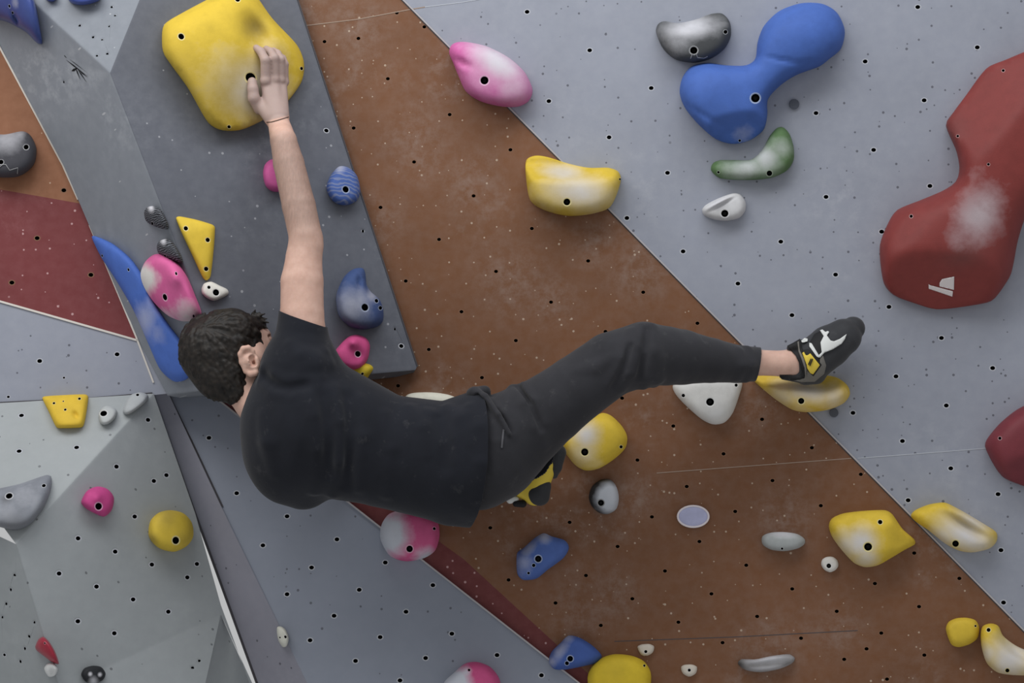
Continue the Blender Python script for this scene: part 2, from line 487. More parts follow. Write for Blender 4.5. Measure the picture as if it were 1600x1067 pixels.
def hold(name, label, plane, outline, H, base, base2=None, p=0.5, holes=(), chalk=(), tint=(), grime_shade=(), cuts=(), dents=(), bumps=(),
         group=None, cat='climbing hold', view=1.0, res=19, rough=0.72, stripe=0, key=None, bolt=True, chalkc=(198, 198, 204), kcut=0.005):
    C0 = np.mean(np.array(outline, float), axis=0)
    o = plane.hit(*C0); M = plane.frame(o)
    d0 = (o - CAM).dot(FWD); pm = d0 / F
    to2 = lambda x, y: np.array(plane.loc2(x, y, o))
    ol = np.array([to2(x, y) for x, y in smooth_closed(outline)])
    area = 0.5 * abs(np.sum(ol[:, 0] * np.roll(ol[:, 1], -1) - ol[:, 1] * np.roll(ol[:, 0], -1)))
    s = math.sqrt(area) / res
    ring = resample(ol, s * 0.8); nr = len(ring)
    poly = [tuple(v) for v in ring]
    x0, y0 = ring.min(0); x1, y1 = ring.max(0)
    # inset ring
    tang = np.roll(ring, -1, 0) - np.roll(ring, 1, 0); tang /= np.linalg.norm(tang, axis=1)[:, None]
    nrm = np.stack([-tang[:, 1], tang[:, 0]], 1)
    sgn = 1 if inside(poly, *(ring[0] + nrm[0] * s * .3)) else -1
    pts = []
    for f_ in (0.12, 0.42):
        q = ring + nrm * sgn * s * f_
        pts.append(q[seg_dist(q, ring) > s * f_ * 0.75])
    gx = []
    row = 0; y = y0
    while y < y1:
        x = x0 + (row % 2) * s * .5
        while x < x1: gx.append((x, y)); x += s
        y += s * .866; row += 1
    gx = np.array(gx); ins = np.array([inside(poly, *g) for g in gx]); gx = gx[ins]
    gx = gx[seg_dist(gx, ring) > s * 0.8]
    pts.append(gx); P = np.vstack(pts)
    circ = []
    keep = np.ones(len(P), bool); hp = []
    for h in holes:
        c = to2(h[0], h[1]); r = h[2] * pm
        if seg_dist(c[None], ring)[0] < r * 1.25 or not inside(poly, *c): continue
        keep &= np.linalg.norm(P - c, axis=1) > r * 1.38 + s * .3
        circ.append([c, r, None, h])
    P = P[keep]
    verts = [Vector(v) for v in ring] + [Vector(v) for v in P]
    edges = [(i, (i + 1) % nr) for i in range(nr)]
    for cc in circ:
        ids = []
        for k in (1.35, 1.0):
            b0 = len(verts); verts += [Vector(v) for v in circle(cc[0][0], cc[0][1], cc[1] * k, 14)]
            edges += [(b0 + i, b0 + (i + 1) % 14) for i in range(14)]; ids.append(b0)
        cc[2] = ids
    vo, eo, fo, ov, _, _ = delaunay_2d_cdt(verts, edges, [], 0, 1e-7, True)
    lut = {}
    for k, src in enumerate(ov):
        for s_ in src: lut[s_] = k
    V = np.array([(v.x, v.y) for v in vo]); N = len(V)
    T = []
    for f in fo:
        c = V[list(f)].mean(0)
        if inside(poly, *c): T.append(list(f))
    T = np.array(T)
    bnd = np.zeros(N, bool); bnd[[lut[i] for i in range(nr)]] = True
    # Poisson inflation (finite elements)
    Kd = np.zeros((N, N)); ms = np.zeros(N)
    for t in T:
        a, b, c = V[t]
        ar = 0.5 * abs((b[0] - a[0]) * (c[1] - a[1]) - (b[1] - a[1]) * (c[0] - a[0]))
        if ar < 1e-14: continue
        e = np.array([c - b, a - c, b - a]); Kd[np.ix_(t, t)] += (e @ e.T) / (4 * ar); ms[t] += ar / 3
    fr = np.where(~bnd & (ms > 0))[0]
    phi = np.zeros(N); phi[fr] = np.linalg.solve(Kd[np.ix_(fr, fr)] + np.eye(len(fr)) * 1e-9, ms[fr])
    phi = np.clip(phi / phi.max(), 0, 1)
    h = H * 0.88 * (0.35 * phi ** (p * 0.9) + 0.65 * (1 - (1 - phi) ** 4) ** .62)

    def gauss(spec):
        x, y, r, a = spec[:4]; c = to2(x, y); q = V - c
        if len(spec) > 4:   # elongated: (x, y, r_long, a, ratio, angle_deg in the picture)
            an = -math.radians(spec[5]); u = q[:, 0] * math.cos(an) + q[:, 1] * math.sin(an); v = -q[:, 0] * math.sin(an) + q[:, 1] * math.cos(an)
            rr = u * u + (v / spec[4]) ** 2
        else: rr = (q ** 2).sum(1)
        return a * np.exp(-rr / (r * pm) ** 2)
    for c in cuts:
        a = to2(c[0], c[1]); b = to2(c[2], c[3]); ab = b - a
        t = ((V - a) @ ab) / (ab @ ab); cap = c[4] + (c[5] - c[4]) * t
        k = kcut; hh = np.clip(0.5 + 0.5 * (cap - h) / k, 0, 1); h = cap * (1 - hh) + h * hh - k * hh * (1 - hh)
    h0 = H * np.minimum(phi * 8, 1)
    fade = np.minimum(phi * 5, 1)
    for d in bumps: h = h + gauss(d) * fade
    for d in dents: h = h - gauss(d) * fade
    h = np.maximum(h, 0.008 * np.minimum(phi * 40, 1)); h[bnd] = 0
    view_l = M.to_3x3().inverted() @ (CAM - o).normalized()
    sh = np.array([view_l.x / view_l.z, view_l.y / view_l.z]) * view
    P3 = np.column_stack([V + h[:, None] * sh, h]); P3[bnd, 2] = -0.0003
    bm = bmesh.new(); la = {k: bm.verts.layers.float.new(k) for k in ('chalk', 'tint', 'grime_shade')}
    bv = [bm.verts.new(v) for v in P3]
    for nm, specs in (('chalk', chalk), ('tint', tint), ('grime_shade', grime_shade)):
        val = np.zeros(N)
        for sp in specs: val = np.maximum(val, gauss(sp))
        for i, v in enumerate(bv): v[la[nm]] = float(val[i])
    for t in T:
        c = V[t].mean(0); m = 0; skip = False
        for cc in circ:
            dd = np.linalg.norm(c - cc[0])
            if dd < cc[1] * .985: skip = True; break
            if dd < cc[1] * 1.35 * .985: m = 1; break
        if skip: continue
        f = bm.faces.new([bv[i] for i in t]); f.material_index = m; f.smooth = True
    bolts = []
    for cc in circ:
        loop = [bv[lut[cc[2][1] + i]] for i in range(14)]
        hm = np.mean([v.co.z for v in loop]); cen = sum((v.co for v in loop), Vector()) / 14
        dep = min(max(hm * .75, 0.006), 0.035)
        dv = Vector((sh[0], sh[1], 1)) * dep
        low = [bm.verts.new(cen + (v.co - cen) * .82 - dv) for v in loop]
        for i in range(14):
            j = (i + 1) % 14
            f = bm.faces.new((loop[i], loop[j], low[j], low[i])); f.material_index = 2
        f = bm.faces.new(low); f.material_index = 2
        if cc[1] / pm >= 3.6: bolts.append((cen - dv * .92, cc[1]))
    loose = [v for v in bm.verts if not v.link_faces]
    bmesh.ops.delete(bm, geom=loose, context='VERTS')
    bmesh.ops.recalc_face_normals(bm, faces=bm.faces)
    up = sum(f.normal.z for f in bm.faces if f.material_index == 0)
    if up < 0: bmesh.ops.reverse_faces(bm, faces=bm.faces)
    me = bpy.data.meshes.new(name); bm.to_mesh(me)
    mat = hold_mat(base, base2, rough, chalkc, 1.0, stripe)
    rimc = tuple(min(255, int(v * .45 + 118)) for v in base)
    ob = link(name, me, [mat, rim_mat(rimc), M_dark], None, M)
    tag(ob, label, cat, group)
    if key:
        for v in bm.verts: v.co = M @ v.co
        SURF[key] = BVHTree.FromBMesh(bm)
    bm.free()
    if bolt:
        for c, r in bolts:
            b2 = bmesh.new()
            bmesh.ops.create_cone(b2, cap_ends=True, segments=6, radius1=r * .62, radius2=r * .55, depth=0.004)
            mb = bpy.data.meshes.new('bolt'); b2.to_mesh(mb); b2.free()
            link('bolt', mb, [M_steel], ob, Matrix.Translation(c))
    return ob

_rim = {}
def rim_mat(c):
    if c not in _rim: _rim[c] = plain('worn_rim_%d' % len(_rim), c, 0.7)
    return _rim[c]


def ray_depth(bvh, px, py):
    d = (W(px, py, 1.0) - CAM).normalized()
    hit = bvh.ray_cast(CAM, d)
    return None if hit[0] is None else (hit[0] - CAM).dot(FWD)


def patch(name, bvh, outline, thick, mat, parent=None, res=10, fallback=4.4, sub=4, smooth=True):
    """thin applied piece (lettering, overlay) laid on a surface"""
    P = smooth_closed(outline, sub) if smooth else resample(np.array(outline, float), 1.2)
    area = 0.5 * abs(np.sum(P[:, 0] * np.roll(P[:, 1], -1) - P[:, 1] * np.roll(P[:, 0], -1)))
    s = max(1.0, math.sqrt(area) / res)
    ring = resample(P, s) if smooth else P; poly = [tuple(v) for v in ring]
    x0, y0 = ring.min(0); x1, y1 = ring.max(0)
    g = np.array([(x, y) for x in np.arange(x0, x1, s) for y in np.arange(y0, y1, s)])
    g = g[[inside(poly, *q) for q in g]] if len(g) else g.reshape(0, 2)
    if len(g): g = g[seg_dist(g, ring) > s * .45]
    nr = len(ring)
    vo, _, fo, _, _, _ = delaunay_2d_cdt([Vector(v) for v in ring] + [Vector(v) for v in g], [(i, (i + 1) % nr) for i in range(nr)], [], 0, 1e-6, True)
    dep = [ray_depth(bvh, v.x, v.y) for v in vo]
    good = [d for d in dep if d is not None]; fb = max(good) if good else fallback
    bm = bmesh.new(); bv = [bm.verts.new(W(v.x, v.y, (d if d is not None else fb) - thick)) for v, d in zip(vo, dep)]
    for f in fo:
        cx = sum(vo[i].x for i in f) / 3; cy = sum(vo[i].y for i in f) / 3
        if inside(poly, cx, cy):
            try: bm.faces.new([bv[i] for i in f]).smooth = True
            except ValueError: pass
    bmesh.ops.delete(bm, geom=[v for v in bm.verts if not v.link_faces], context='VERTS')
    bmesh.ops.recalc_face_normals(bm, faces=bm.faces)
    n = sum((f.normal for f in bm.faces), Vector())
    if n.dot(-FWD) < 0: bmesh.ops.reverse_faces(bm, faces=bm.faces)
    r = bmesh.ops.extrude_face_region(bm, geom=list(bm.faces))
    for v in [e for e in r['geom'] if isinstance(e, bmesh.types.BMVert)]: v.co += (CAM - v.co).normalized() * thick * .9
    bmesh.ops.recalc_face_normals(bm, faces=bm.faces)
    me = bpy.data.meshes.new(name); bm.to_mesh(me); bm.free()
    o = link(name, me, [mat])
    if parent is not None:
        o.parent = parent; o.matrix_parent_inverse = parent.matrix_world.inverted() if False else Matrix(parent.matrix_world).inverted()
    return o

YEL = (206, 176, 56); PINK = (206, 96, 150); BLUE = (66, 100, 186); NAVY = (66, 92, 150); WHT = (206, 205, 198); BLK = (44, 45, 47)
CH = 'climbing_hold'

# --- holds on the prism
big = hold(CH, 'huge flat yellow hold gripped by the climber with one chalky hand', PR,
     [(257, 38), (285, 20), (330, -4), (372, -26), (392, -18), (425, 28), (464, 70), (475, 98), (471, 128), (446, 162), (412, 187), (376, 203), (345, 203), (324, 190), (294, 138), (257, 86), (253, 62)],
     0.135, YEL, p=0.42, holes=[(285, 58, 4.5), (371, 1, 4), (391, 121, 8), (358, 197, 2.6), (470, 107, 2.6)],
     chalk=[(400, 140, 55, .75), (360, 120, 60, .35), (420, 90, 40, .35)], grime_shade=[(398, 45, 20, .55), (320, 150, 30, .30), (285, 105, 30, .22), (345, 165, 62, .30), (265, 100, 14, .25), (300, 120, 44, .24)],  # dark spots paint the shade of the scoop and the down-facing lower left
     dents=[(400, 48, 26, .045, .7, 60)], cuts=[(395, 0, 470, 100, .15, .06), (395, 105, 300, 165, .135, .075)], res=24, key='big', kcut=.02)
hold(CH, 'glossy dark blue faceted hold cut off by the top left corner of the photo', PL, [(-40, -30), (20, -40), (48, -12), (57, 15), (62, 42), (66, 68), (56, 66), (40, 50), (10, 34), (-25, 22)],
     0.07, (62, 78, 138), p=.5, holes=[(15, 10, 2.5), (20, 20, 2.2)], dents=[(25, 30, 10, .02, .4, 60)], chalk=[(24, 5, 10, .5)], rough=.3)
hold(CH, 'dark blue hold sliver at the top edge on the pale facet', PT, [(106, -5), (112, 5), (128, 8), (145, 5), (158, -3), (150, -25), (120, -25)], 0.05, (58, 74, 140), rough=.4)
hold(CH, 'tiny dark blue hold tip left of the larger blue sliver at the top edge', PT, [(70, -4), (76, 2), (84, 2), (90, -4), (85, -15), (74, -15)], 0.03, (58, 74, 140), rough=.4)
hold(CH, 'small black and grey textured foothold above the other, over the pink and white hold', PL, [(225, 332), (230, 324), (240, 322), (252, 329), (261, 345), (263, 357), (256, 358), (240, 353), (228, 345)],
     0.035, (34, 36, 40), holes=[(238, 349, 2.5)], chalk=[(236, 325, 7.5, 1.0)], stripe=60, bolt=False)
hold(CH, 'small black and grey striped foothold touching the top of the pink and white hold', PL, [(245, 384), (250, 376), (262, 373), (272, 381), (282, 397), (286, 410), (278, 411), (258, 403), (247, 395)],
     0.055, (34, 36, 40), holes=[(258, 400, 2.5)], chalk=[(255, 376, 7.5, 1.0)], stripe=60, bolt=False)
hold(CH, 'flat yellow triangular hold with three screw holes', PR, [(275, 341), (280, 338), (306, 343), (332, 351), (336, 356), (334, 390), (329, 432), (323, 438), (317, 434), (300, 398), (284, 364)],
     0.032, (212, 182, 60), p=.3, holes=[(290.5, 357, 3.4), (324.5, 375, 3.4), (322, 420, 3.4)], cuts=[(300, 362, 290, 338, .03, .012)], res=20)
hold(CH, 'small white two-hole foothold under the yellow triangle', PR, [(315, 451), (319, 443), (330, 440), (343, 446), (355, 452), (357, 459), (348, 465), (335, 470), (324, 466), (316, 459)],
     0.03, (216, 214, 206), p=.4, holes=[(326.5, 449, 2.6), (337.5, 457, 5)], rough=.6)
hold(CH, 'pink and white oval hold just above the climber\'s hair', PL, [(219, 430), (226, 410), (240, 398), (256, 398), (276, 410), (292, 432), (305, 462), (315, 490), (305, 500), (285, 502), (262, 493), (240, 472), (225, 450)],
     0.085, PINK, (214, 212, 208), p=.5, holes=[(258, 464, 5), (275, 428, 2.6), (302, 493, 2.4)], tint=[(212, 440, 26, 1.3, 2.2, 90), (295, 500, 42, .62), (262, 502, 30, .6)], chalk=[(282, 486, 28, .35)], bumps=[(272, 435, 14, .015)], res=20)
hold(CH, 'large flat blue hold wrapping the left edge behind the climber\'s head', PL, [(143, 370), (152, 370), (178, 382), (205, 405), (222, 430), (238, 468), (262, 505), (288, 540), (300, 575), (292, 592), (272, 596), (250, 577), (232, 538), (207, 482), (180, 436), (158, 402)],
     0.035, (74, 108, 188), p=.4, chalk=[(225, 500, 26, .55, 1.8, 60), (245, 520, 22, .35)], holes=[(160, 400, 2), (201, 422, 2.4), (213, 512, 2)], res=22)
hold(CH, 'pink hold half hidden behind the climber\'s forearm', PR, [(411, 272), (414, 257), (424, 249), (440, 250), (452, 262), (454, 285), (443, 298), (426, 299), (415, 290)], 0.06, (186, 84, 142))
hold(CH, 'round blue hold with wavy pale stripes right of the forearm', PR, [(510, 292), (516, 275), (530, 260), (545, 262), (558, 275), (563, 298), (557, 314), (540, 321), (524, 317), (514, 306)],
     0.055, (70, 96, 160), holes=[(540, 296, 5)], stripe=26, chalk=[(530, 263, 10, .6)])
hold(CH, 'navy comma-shaped hold with pointed top right of the upper arm', PR, [(525, 470), (527, 455), (538, 432), (553, 420), (567, 419), (571, 428), (573, 445), (580, 456), (593, 468), (599, 485), (598, 502), (588, 511), (565, 515), (545, 509), (530, 494)],
     0.085, (62, 82, 128), p=.5, holes=[(570, 480, 5.5), (588, 470, 3), (594, 481, 3)], chalk=[(550, 478, 30, .6), (580, 462, 12, .6), (562, 470, 24, .5)], grime_shade=[(565, 508, 26, .4)], dents=[(562, 440, 8, .018, .4, 80)], res=20)
hold(CH, 'pink hold low on the grey prism beside the climber\'s sleeve', PR, [(523, 552), (532, 538), (545, 526), (558, 523), (572, 528), (578, 540), (575, 560), (565, 574), (548, 578), (532, 572)],
     0.06, (206, 82, 138), holes=[(559, 553, 4.5)], bumps=[(552, 535, 9, .018)], dents=[(562, 556, 12, .012)])
hold(CH, 'yellow hold corner poking out under the grey prism', A, [(530, 566), (574, 566), (586, 576), (568, 596), (553, 592), (538, 580)], 0.15, (204, 180, 50), p=.35, holes=[(566, 584, 2)])

# --- holds on the left wall and pyramid
hold(CH, 'dark grey hold with outline emblem at the left edge on orange wall', C, [(-40, 225), (-20, 210), (8, 210), (35, 205), (48, 212), (57, 232), (54, 255), (40, 270), (22, 277), (-15, 275), (-38, 255)],
     0.09, (66, 66, 72), holes=[(40.5, 230, 3.8), (2, 253, 3.5)], chalk=[(10, 215, 26, .6), (30, 210, 12, .5)], key='dark')
hold(CH, 'yellow trapezoid hold with several screw holes on the ledge line', LT, [(66, 622), (70, 619), (100, 617), (133, 616), (138, 620), (135, 645), (131, 664), (126, 668), (92, 669), (87, 666), (76, 643)],
     0.04, (212, 178, 56), p=.32, holes=[(84.5, 630, 2), (102, 640, 2), (124, 623, 2.2), (99, 627, 1.2)], dents=[(118, 648, 8, .012, .4, 60)])
hold(CH, 'small pale grey oval hold nearest the yellow trapezoid', LT, [(154, 650), (157, 640), (166, 634), (178, 637), (183, 643), (179, 654), (168, 663), (157, 662)], 0.035, (178, 182, 182), holes=[(162, 646, 5.2)], p=.45)
hold(CH, 'small pale grey elongated hold at the tip of the ledge', LT, [(192, 641), (198, 626), (206, 616), (220, 613), (231, 617), (229, 626), (216, 638), (202, 647), (194, 647)], 0.035, (172, 176, 178), holes=[(202.5, 624.5, 4.4), (215, 617, 2.4)], p=.45)
hold(CH, 'large grey shark-fin hold cut off at the left edge', LT, [(-60, 790), (-20, 768), (30, 756), (72, 742), (80, 745), (80, 762), (70, 790), (48, 818), (25, 828), (-5, 822), (-45, 810)],
     0.07, (126, 130, 138), p=.4, holes=[(14.5, 775, 5), (68, 759, 3)], chalk=[(40, 775, 30, .3), (0, 800, 30, .25)], grime_shade=[(20, 820, 22, .4), (10, 780, 8, .5)], res=20)
hold(CH, 'small magenta rounded hold on the grey pyramid', LR, [(127, 784), (136, 767), (152, 760), (168, 764), (178, 777), (175, 796), (163, 807), (148, 802), (134, 794)], 0.055, (190, 70, 132), holes=[(154, 791, 5.4)], bumps=[(152, 778, 8, .008)])
hold(CH, 'yellow ball hold with soft shadow on the grey pyramid', LR, [(232, 834), (235, 814), (248, 801), (267, 797), (287, 802), (300, 817), (302, 838), (292, 853), (272, 862), (250, 857), (237, 846)],
     0.085, (208, 180, 62), holes=[(274.5, 844, 5.6)], grime_shade=[(262, 806, 18, .35), (285, 840, 15, .2), (238, 842, 10, .3)], p=.5)
hold(CH, 'small glossy dark red hold near the bottom left corner', LL, [(55, 1010), (60, 999), (68, 995), (77, 1003), (86, 1018), (92, 1037), (82, 1035), (67, 1024), (57, 1016)], 0.045, (150, 40, 58), rough=.3, holes=[(70, 1005, 1.6)])
hold(CH, 'small white pebble hold under the dark red hold', LL, [(69, 1045), (74, 1037), (84, 1036), (90, 1045), (86, 1055), (76, 1057)], 0.035, (206, 208, 208), dents=[(82, 1052, 5, .01)])
hold(CH, 'black oval foothold with pale spots at the bottom left', LR, [(127, 1054), (132, 1044), (145, 1040), (158, 1042), (165, 1052), (161, 1062), (148, 1068), (134, 1065)], 0.035, (34, 36, 40), chalk=[(141, 1053, 3.2, 1.2), (156, 1054, 3.2, 1.2), (146, 1066, 8, 1.0)], res=22)
hold(CH, 'small cream crescent foothold on the warm grey return strip', D, [(433, 980), (440, 979), (447, 985), (451, 997), (448, 1009), (442, 1011), (436, 1003), (433, 992)], 0.03, (204, 204, 194), holes=[(446, 995, 2.4), (437.5, 996, 1.4)])

# --- holds on the lower grey wall and brown wall
hold(CH, 'round pink and white hold under the climber\'s hanging shirt', A, [(594, 842), (596, 820), (608, 803), (632, 796), (660, 799), (682, 812), (687, 835), (680, 860), (660, 873), (632, 877), (608, 868)],
     0.10, (192, 84, 130), (186, 190, 200), p=.5, holes=[(640, 857, 5), (678, 826, 2.2)], tint=[(605, 835, 38, 1.0), (665, 873, 22, .75), (620, 805, 20, .6)])
hold(CH, 'pink hold with chalky left side at the bottom edge', B, [(694, 1066), (708, 1052), (726, 1037), (745, 1034), (766, 1042), (780, 1060), (782, 1085), (760, 1100), (710, 1100), (695, 1085)],
     0.085, (192, 78, 128), (186, 190, 200), holes=[(733, 1047, 2)], tint=[(712, 1066, 28, 1.0), (728, 1050, 12, .7)])
hold(CH, 'large chalky pink teardrop hold high on the brown and grey border', A, [(702, 84), (704, 72), (714, 66), (732, 66), (762, 73), (795, 90), (820, 113), (832, 140), (826, 158), (808, 167), (780, 166), (750, 158), (728, 143), (716, 118), (708, 98)],
     0.10, (196, 98, 158), p=.5, holes=[(757, 125.5, 6.2)], chalk=[(778, 96, 56, 1.0, .5, 38), (802, 130, 34, .6), (762, 112, 46, .4)], dents=[(722, 98, 14, .018, .35, 28)], grime_shade=[(795, 152, 40, .12)], res=20)
hold(CH, 'yellow jug hold with flat chalky lip at the brown and grey border', A, [(821, 268), (823, 249), (838, 243), (858, 246), (890, 256), (920, 262), (950, 262), (966, 268), (970, 282), (962, 308), (950, 326), (920, 335), (885, 337), (850, 328), (828, 312)],
     0.115, YEL, p=.45, holes=[(886, 315, 5.2), (968, 280, 1.6)], chalk=[(905, 300, 55, .85, .5, 8), (880, 270, 36, .8, .4, 10), (850, 310, 40, .3), (930, 322, 30, .4)], grime_shade=[(860, 318, 60, .10)],
     cuts=[(893, 286, 893, 250, .108, -.01)], dents=[(898, 270, 34, .016, .35, 6)], res=22, kcut=.012)
hold(CH, 'dark grey kidney-shaped hold above the blue double-bulb hold', A, [(1025, 50), (1028, 38), (1038, 33), (1060, 36), (1088, 30), (1110, 22), (1128, 21), (1140, 34), (1142, 56), (1132, 76), (1112, 91), (1085, 98), (1056, 93), (1036, 76)],
     0.075, (68, 70, 72), p=.5, holes=[(1084, 78.5, 5.6), (1133, 50, 3), (1031, 64, 2.6)], chalk=[(1078, 44, 42, .95, .45, -8), (1060, 60, 24, .5), (1110, 40, 20, .5)], cuts=[(1083, 52, 1083, 28, .07, .01)], kcut=.012, key='kidney', res=20)
hold(CH, 'large smooth blue double-bulb hold on the grey wall', A, [(1062, 145), (1066, 122), (1080, 104), (1105, 98), (1135, 102), (1165, 102), (1180, 92), (1184, 65), (1194, 40), (1218, 17), (1252, 5), (1285, 6), (1308, 20), (1320, 48), (1314, 76), (1296, 92), (1280, 104), (1245, 117), (1220, 133), (1200, 155), (1199, 180), (1193, 203), (1172, 219), (1145, 225), (1118, 217), (1090, 193), (1070, 168)],
     0.12, (66, 98, 170), p=.48, holes=[(1180.5, 152.5, 6.6), (1156, 219, 2)], chalk=[(1162, 210, 18, .35)], bumps=[(1255, 55, 42, .02), (1110, 140, 34, .012)], dents=[(1222, 94, 30, .008, .1, 12), (1270, 97, 26, .006, .1, -6), (1100, 178, 36, .007, .1, 32)], cuts=[(1128, 172, 1140, 228, .115, .02)], res=34, kcut=.006)
hold(CH, 'chalky green banana-shaped hold below the blue hold', A, [(1111, 266), (1114, 255), (1126, 250), (1150, 250), (1174, 249), (1190, 235), (1203, 212), (1214, 200), (1224, 199), (1234, 210), (1240, 230), (1240, 250), (1230, 266), (1208, 277), (1180, 281), (1150, 281), (1124, 278)],
     0.06, (84, 112, 72), p=.5, holes=[(1202, 270.5, 4.2), (1123, 269, 2)], chalk=[(1168, 262, 34, .75, .5, -8), (1196, 248, 24, .8), (1218, 232, 20, .5), (1140, 264, 20, .4)], res=22)
hold(CH, 'small white crimp hold with grooved lip below the green hold', A, [(1097, 328), (1103, 320), (1122, 310), (1145, 302), (1157, 304), (1165, 316), (1164, 330), (1154, 341), (1134, 345), (1116, 343), (1101, 337)],
     0.05, (196, 196, 198), p=.5, holes=[(1132.5, 333.5, 5.6)], bumps=[(1125, 316, 26, .016, .2, -27)], dents=[(1128, 319, 20, .012, .12, -27)], chalk=[(1122, 318, 20, .7, .4, -27)], res=20)
red = hold(CH, 'huge dark red hourglass volume with white emblem on the right side', A, [(1478, 196), (1490, 175), (1510, 148), (1530, 120), (1545, 104), (1570, 94), (1610, 78), (1680, 60), (1740, 90), (1760, 160), (1730, 230), (1660, 280), (1612, 322), (1600, 345), (1590, 378), (1584, 410), (1578, 432), (1558, 462), (1545, 472), (1500, 480), (1462, 483), (1430, 474), (1398, 462), (1382, 445), (1376, 415), (1375, 382), (1386, 352), (1402, 328), (1440, 312), (1475, 297), (1494, 283), (1499, 262), (1494, 235)],
     0.17, (122, 51, 48), p=.42, holes=[(1567, 113, 2.2), (1497, 214, 2), (1426, 337, 2.4), (1544, 258, 2)], chalk=[(1530, 335, 46, .62, .75, -60), (1500, 368, 24, .35), (1548, 305, 30, .3), (1525, 275, 20, .2)], grime_shade=[(1510, 395, 34, .3, .5, -20), (1490, 205, 20, .2)],
     cuts=[(1550, 195, 1510, 120, .155, .045), (1490, 385, 1476, 480, .15, .03), (1440, 375, 1385, 335, .145, .055)], res=30, kcut=.008, key='red', rough=.6)
hold(CH, 'dark red volume corner at the right edge, below the hourglass volume', A, [(1539, 697), (1545, 682), (1566, 658), (1598, 635), (1650, 620), (1700, 660), (1700, 740), (1640, 770), (1596, 758), (1568, 746), (1552, 725)],
     0.12, (112, 46, 54), p=.42, holes=[(1563, 685, 2.4)], cuts=[(1590, 705, 1600, 755, .12, .03)], kcut=.012, rough=.6)
hold(CH, 'white rounded triangular hold under the climber\'s trouser cuff', A, [(1051, 603), (1060, 594), (1105, 588), (1150, 588), (1160, 598), (1155, 618), (1145, 645), (1132, 660), (1114, 663), (1095, 654), (1070, 632), (1055, 615)],
     0.055, (206, 205, 202), p=.38, holes=[(1109.5, 628, 6), (1068, 618, 2.6), (1150, 602, 2.4)], chalk=[(1115, 645, 26, .3)], res=20)
heel = hold(CH, 'yellow bowl-shaped hold the climber\'s heel hooks on', A, [(1176, 592), (1184, 586), (1215, 586), (1250, 588), (1285, 586), (1308, 590), (1324, 602), (1328, 616), (1318, 630), (1295, 640), (1262, 644), (1238, 640), (1212, 624), (1190, 606)],
     0.125, (204, 172, 62), p=.45, holes=[(1252, 626, 4.6), (1182, 599, 1.6)], chalk=[(1262, 612, 46, .75, .4, 14), (1225, 615, 30, .5), (1300, 620, 22, .6), (1250, 635, 30, .3)], cuts=[(1262, 612, 1262, 588, .118, .02)], dents=[(1280, 602, 26, .03, .4, 8)], kcut=.012, res=22, key='heel')
hold(CH, 'yellow rounded square hold partly hidden by the climber\'s thigh', A, [(874, 690), (900, 670), (930, 650), (942, 645), (956, 650), (972, 666), (980, 682), (977, 700), (960, 717), (936, 732), (915, 735), (898, 726), (884, 708)],
     0.085, YEL, p=.42, holes=[(914, 706, 5.6), (970, 698, 2.4)], chalk=[(916, 680, 22, .9), (912, 705, 26, .55), (925, 722, 24, .3)], res=20)
hold(CH, 'round black hold with a white chalked face right of the left shoe', A, [(920, 776), (925, 760), (938, 750), (953, 749), (963, 760), (967, 778), (963, 795), (950, 803), (936, 801), (924, 790)],
     0.05, (38, 38, 40), (176, 180, 188), holes=[(939, 785.5, 4.6)], tint=[(955, 778, 24, 1.3), (945, 785, 14, .8)], chalk=[(958, 775, 14, .3)])
hold(CH, 'blue angular hold below the climber on brown wall', A, [(807, 884), (808, 864), (818, 856), (836, 840), (850, 833), (862, 838), (882, 844), (889, 856), (880, 872), (856, 890), (838, 904), (818, 906), (809, 898)],
     0.06, (74, 100, 164), p=.42, holes=[(841, 873, 5), (834, 883, 2.6), (826, 895, 2)], chalk=[(826, 858, 18, .55, .5, -45), (850, 838, 12, .6), (818, 880, 20, .4)], cuts=[(830, 862, 815, 846, .055, .01)], kcut=.008)
hold(CH, 'blue angular hold on the red stripe near the bottom', A, [(857, 1034), (862, 1018), (876, 1004), (888, 993), (905, 996), (925, 1008), (940, 1024), (934, 1035), (915, 1040), (885, 1046), (866, 1046)],
     0.06, (64, 90, 156), p=.42, holes=[(891, 1029, 4.4), (886, 1036, 3)], chalk=[(876, 1016, 20, .55, .5, -50), (885, 996, 12, .5), (862, 1034, 10, .5)], cuts=[(882, 1014, 868, 998, .055, .012)], kcut=.008)
tag_o = hold(CH, 'flat pale lilac oval plate with white rim on brown wall', A, [(1059, 806), (1062, 797), (1072, 791), (1083, 790), (1095, 791), (1104, 797), (1107, 806), (1104, 815), (1095, 821), (1083, 823), (1071, 821), (1062, 815)], 0.012, (172, 174, 204), (214, 208, 214), p=.14, tint=[], res=20)
hold(CH, 'chalky grey elongated crimp right of the lilac plate', A, [(1190, 846), (1192, 837), (1205, 832), (1224, 831), (1245, 834), (1257, 842), (1257, 850), (1246, 857), (1226, 861), (1206, 859), (1194, 853)], 0.045, (158, 162, 162), p=.45, chalk=[(1222, 834, 26, .8, .25, 3)], cuts=[(1223, 842, 1223, 830, .044, .012)], kcut=.006, holes=[(1222, 857, 1.8)])
hold(CH, 'tiny round white foothold left of the big yellow hold', A, [(1283, 882), (1285, 874), (1292, 870), (1301, 870), (1308, 875), (1310, 883), (1306, 890), (1297, 894), (1288, 890)], 0.022, (206, 203, 198), p=.3, holes=[(1295, 884, 3.6)])
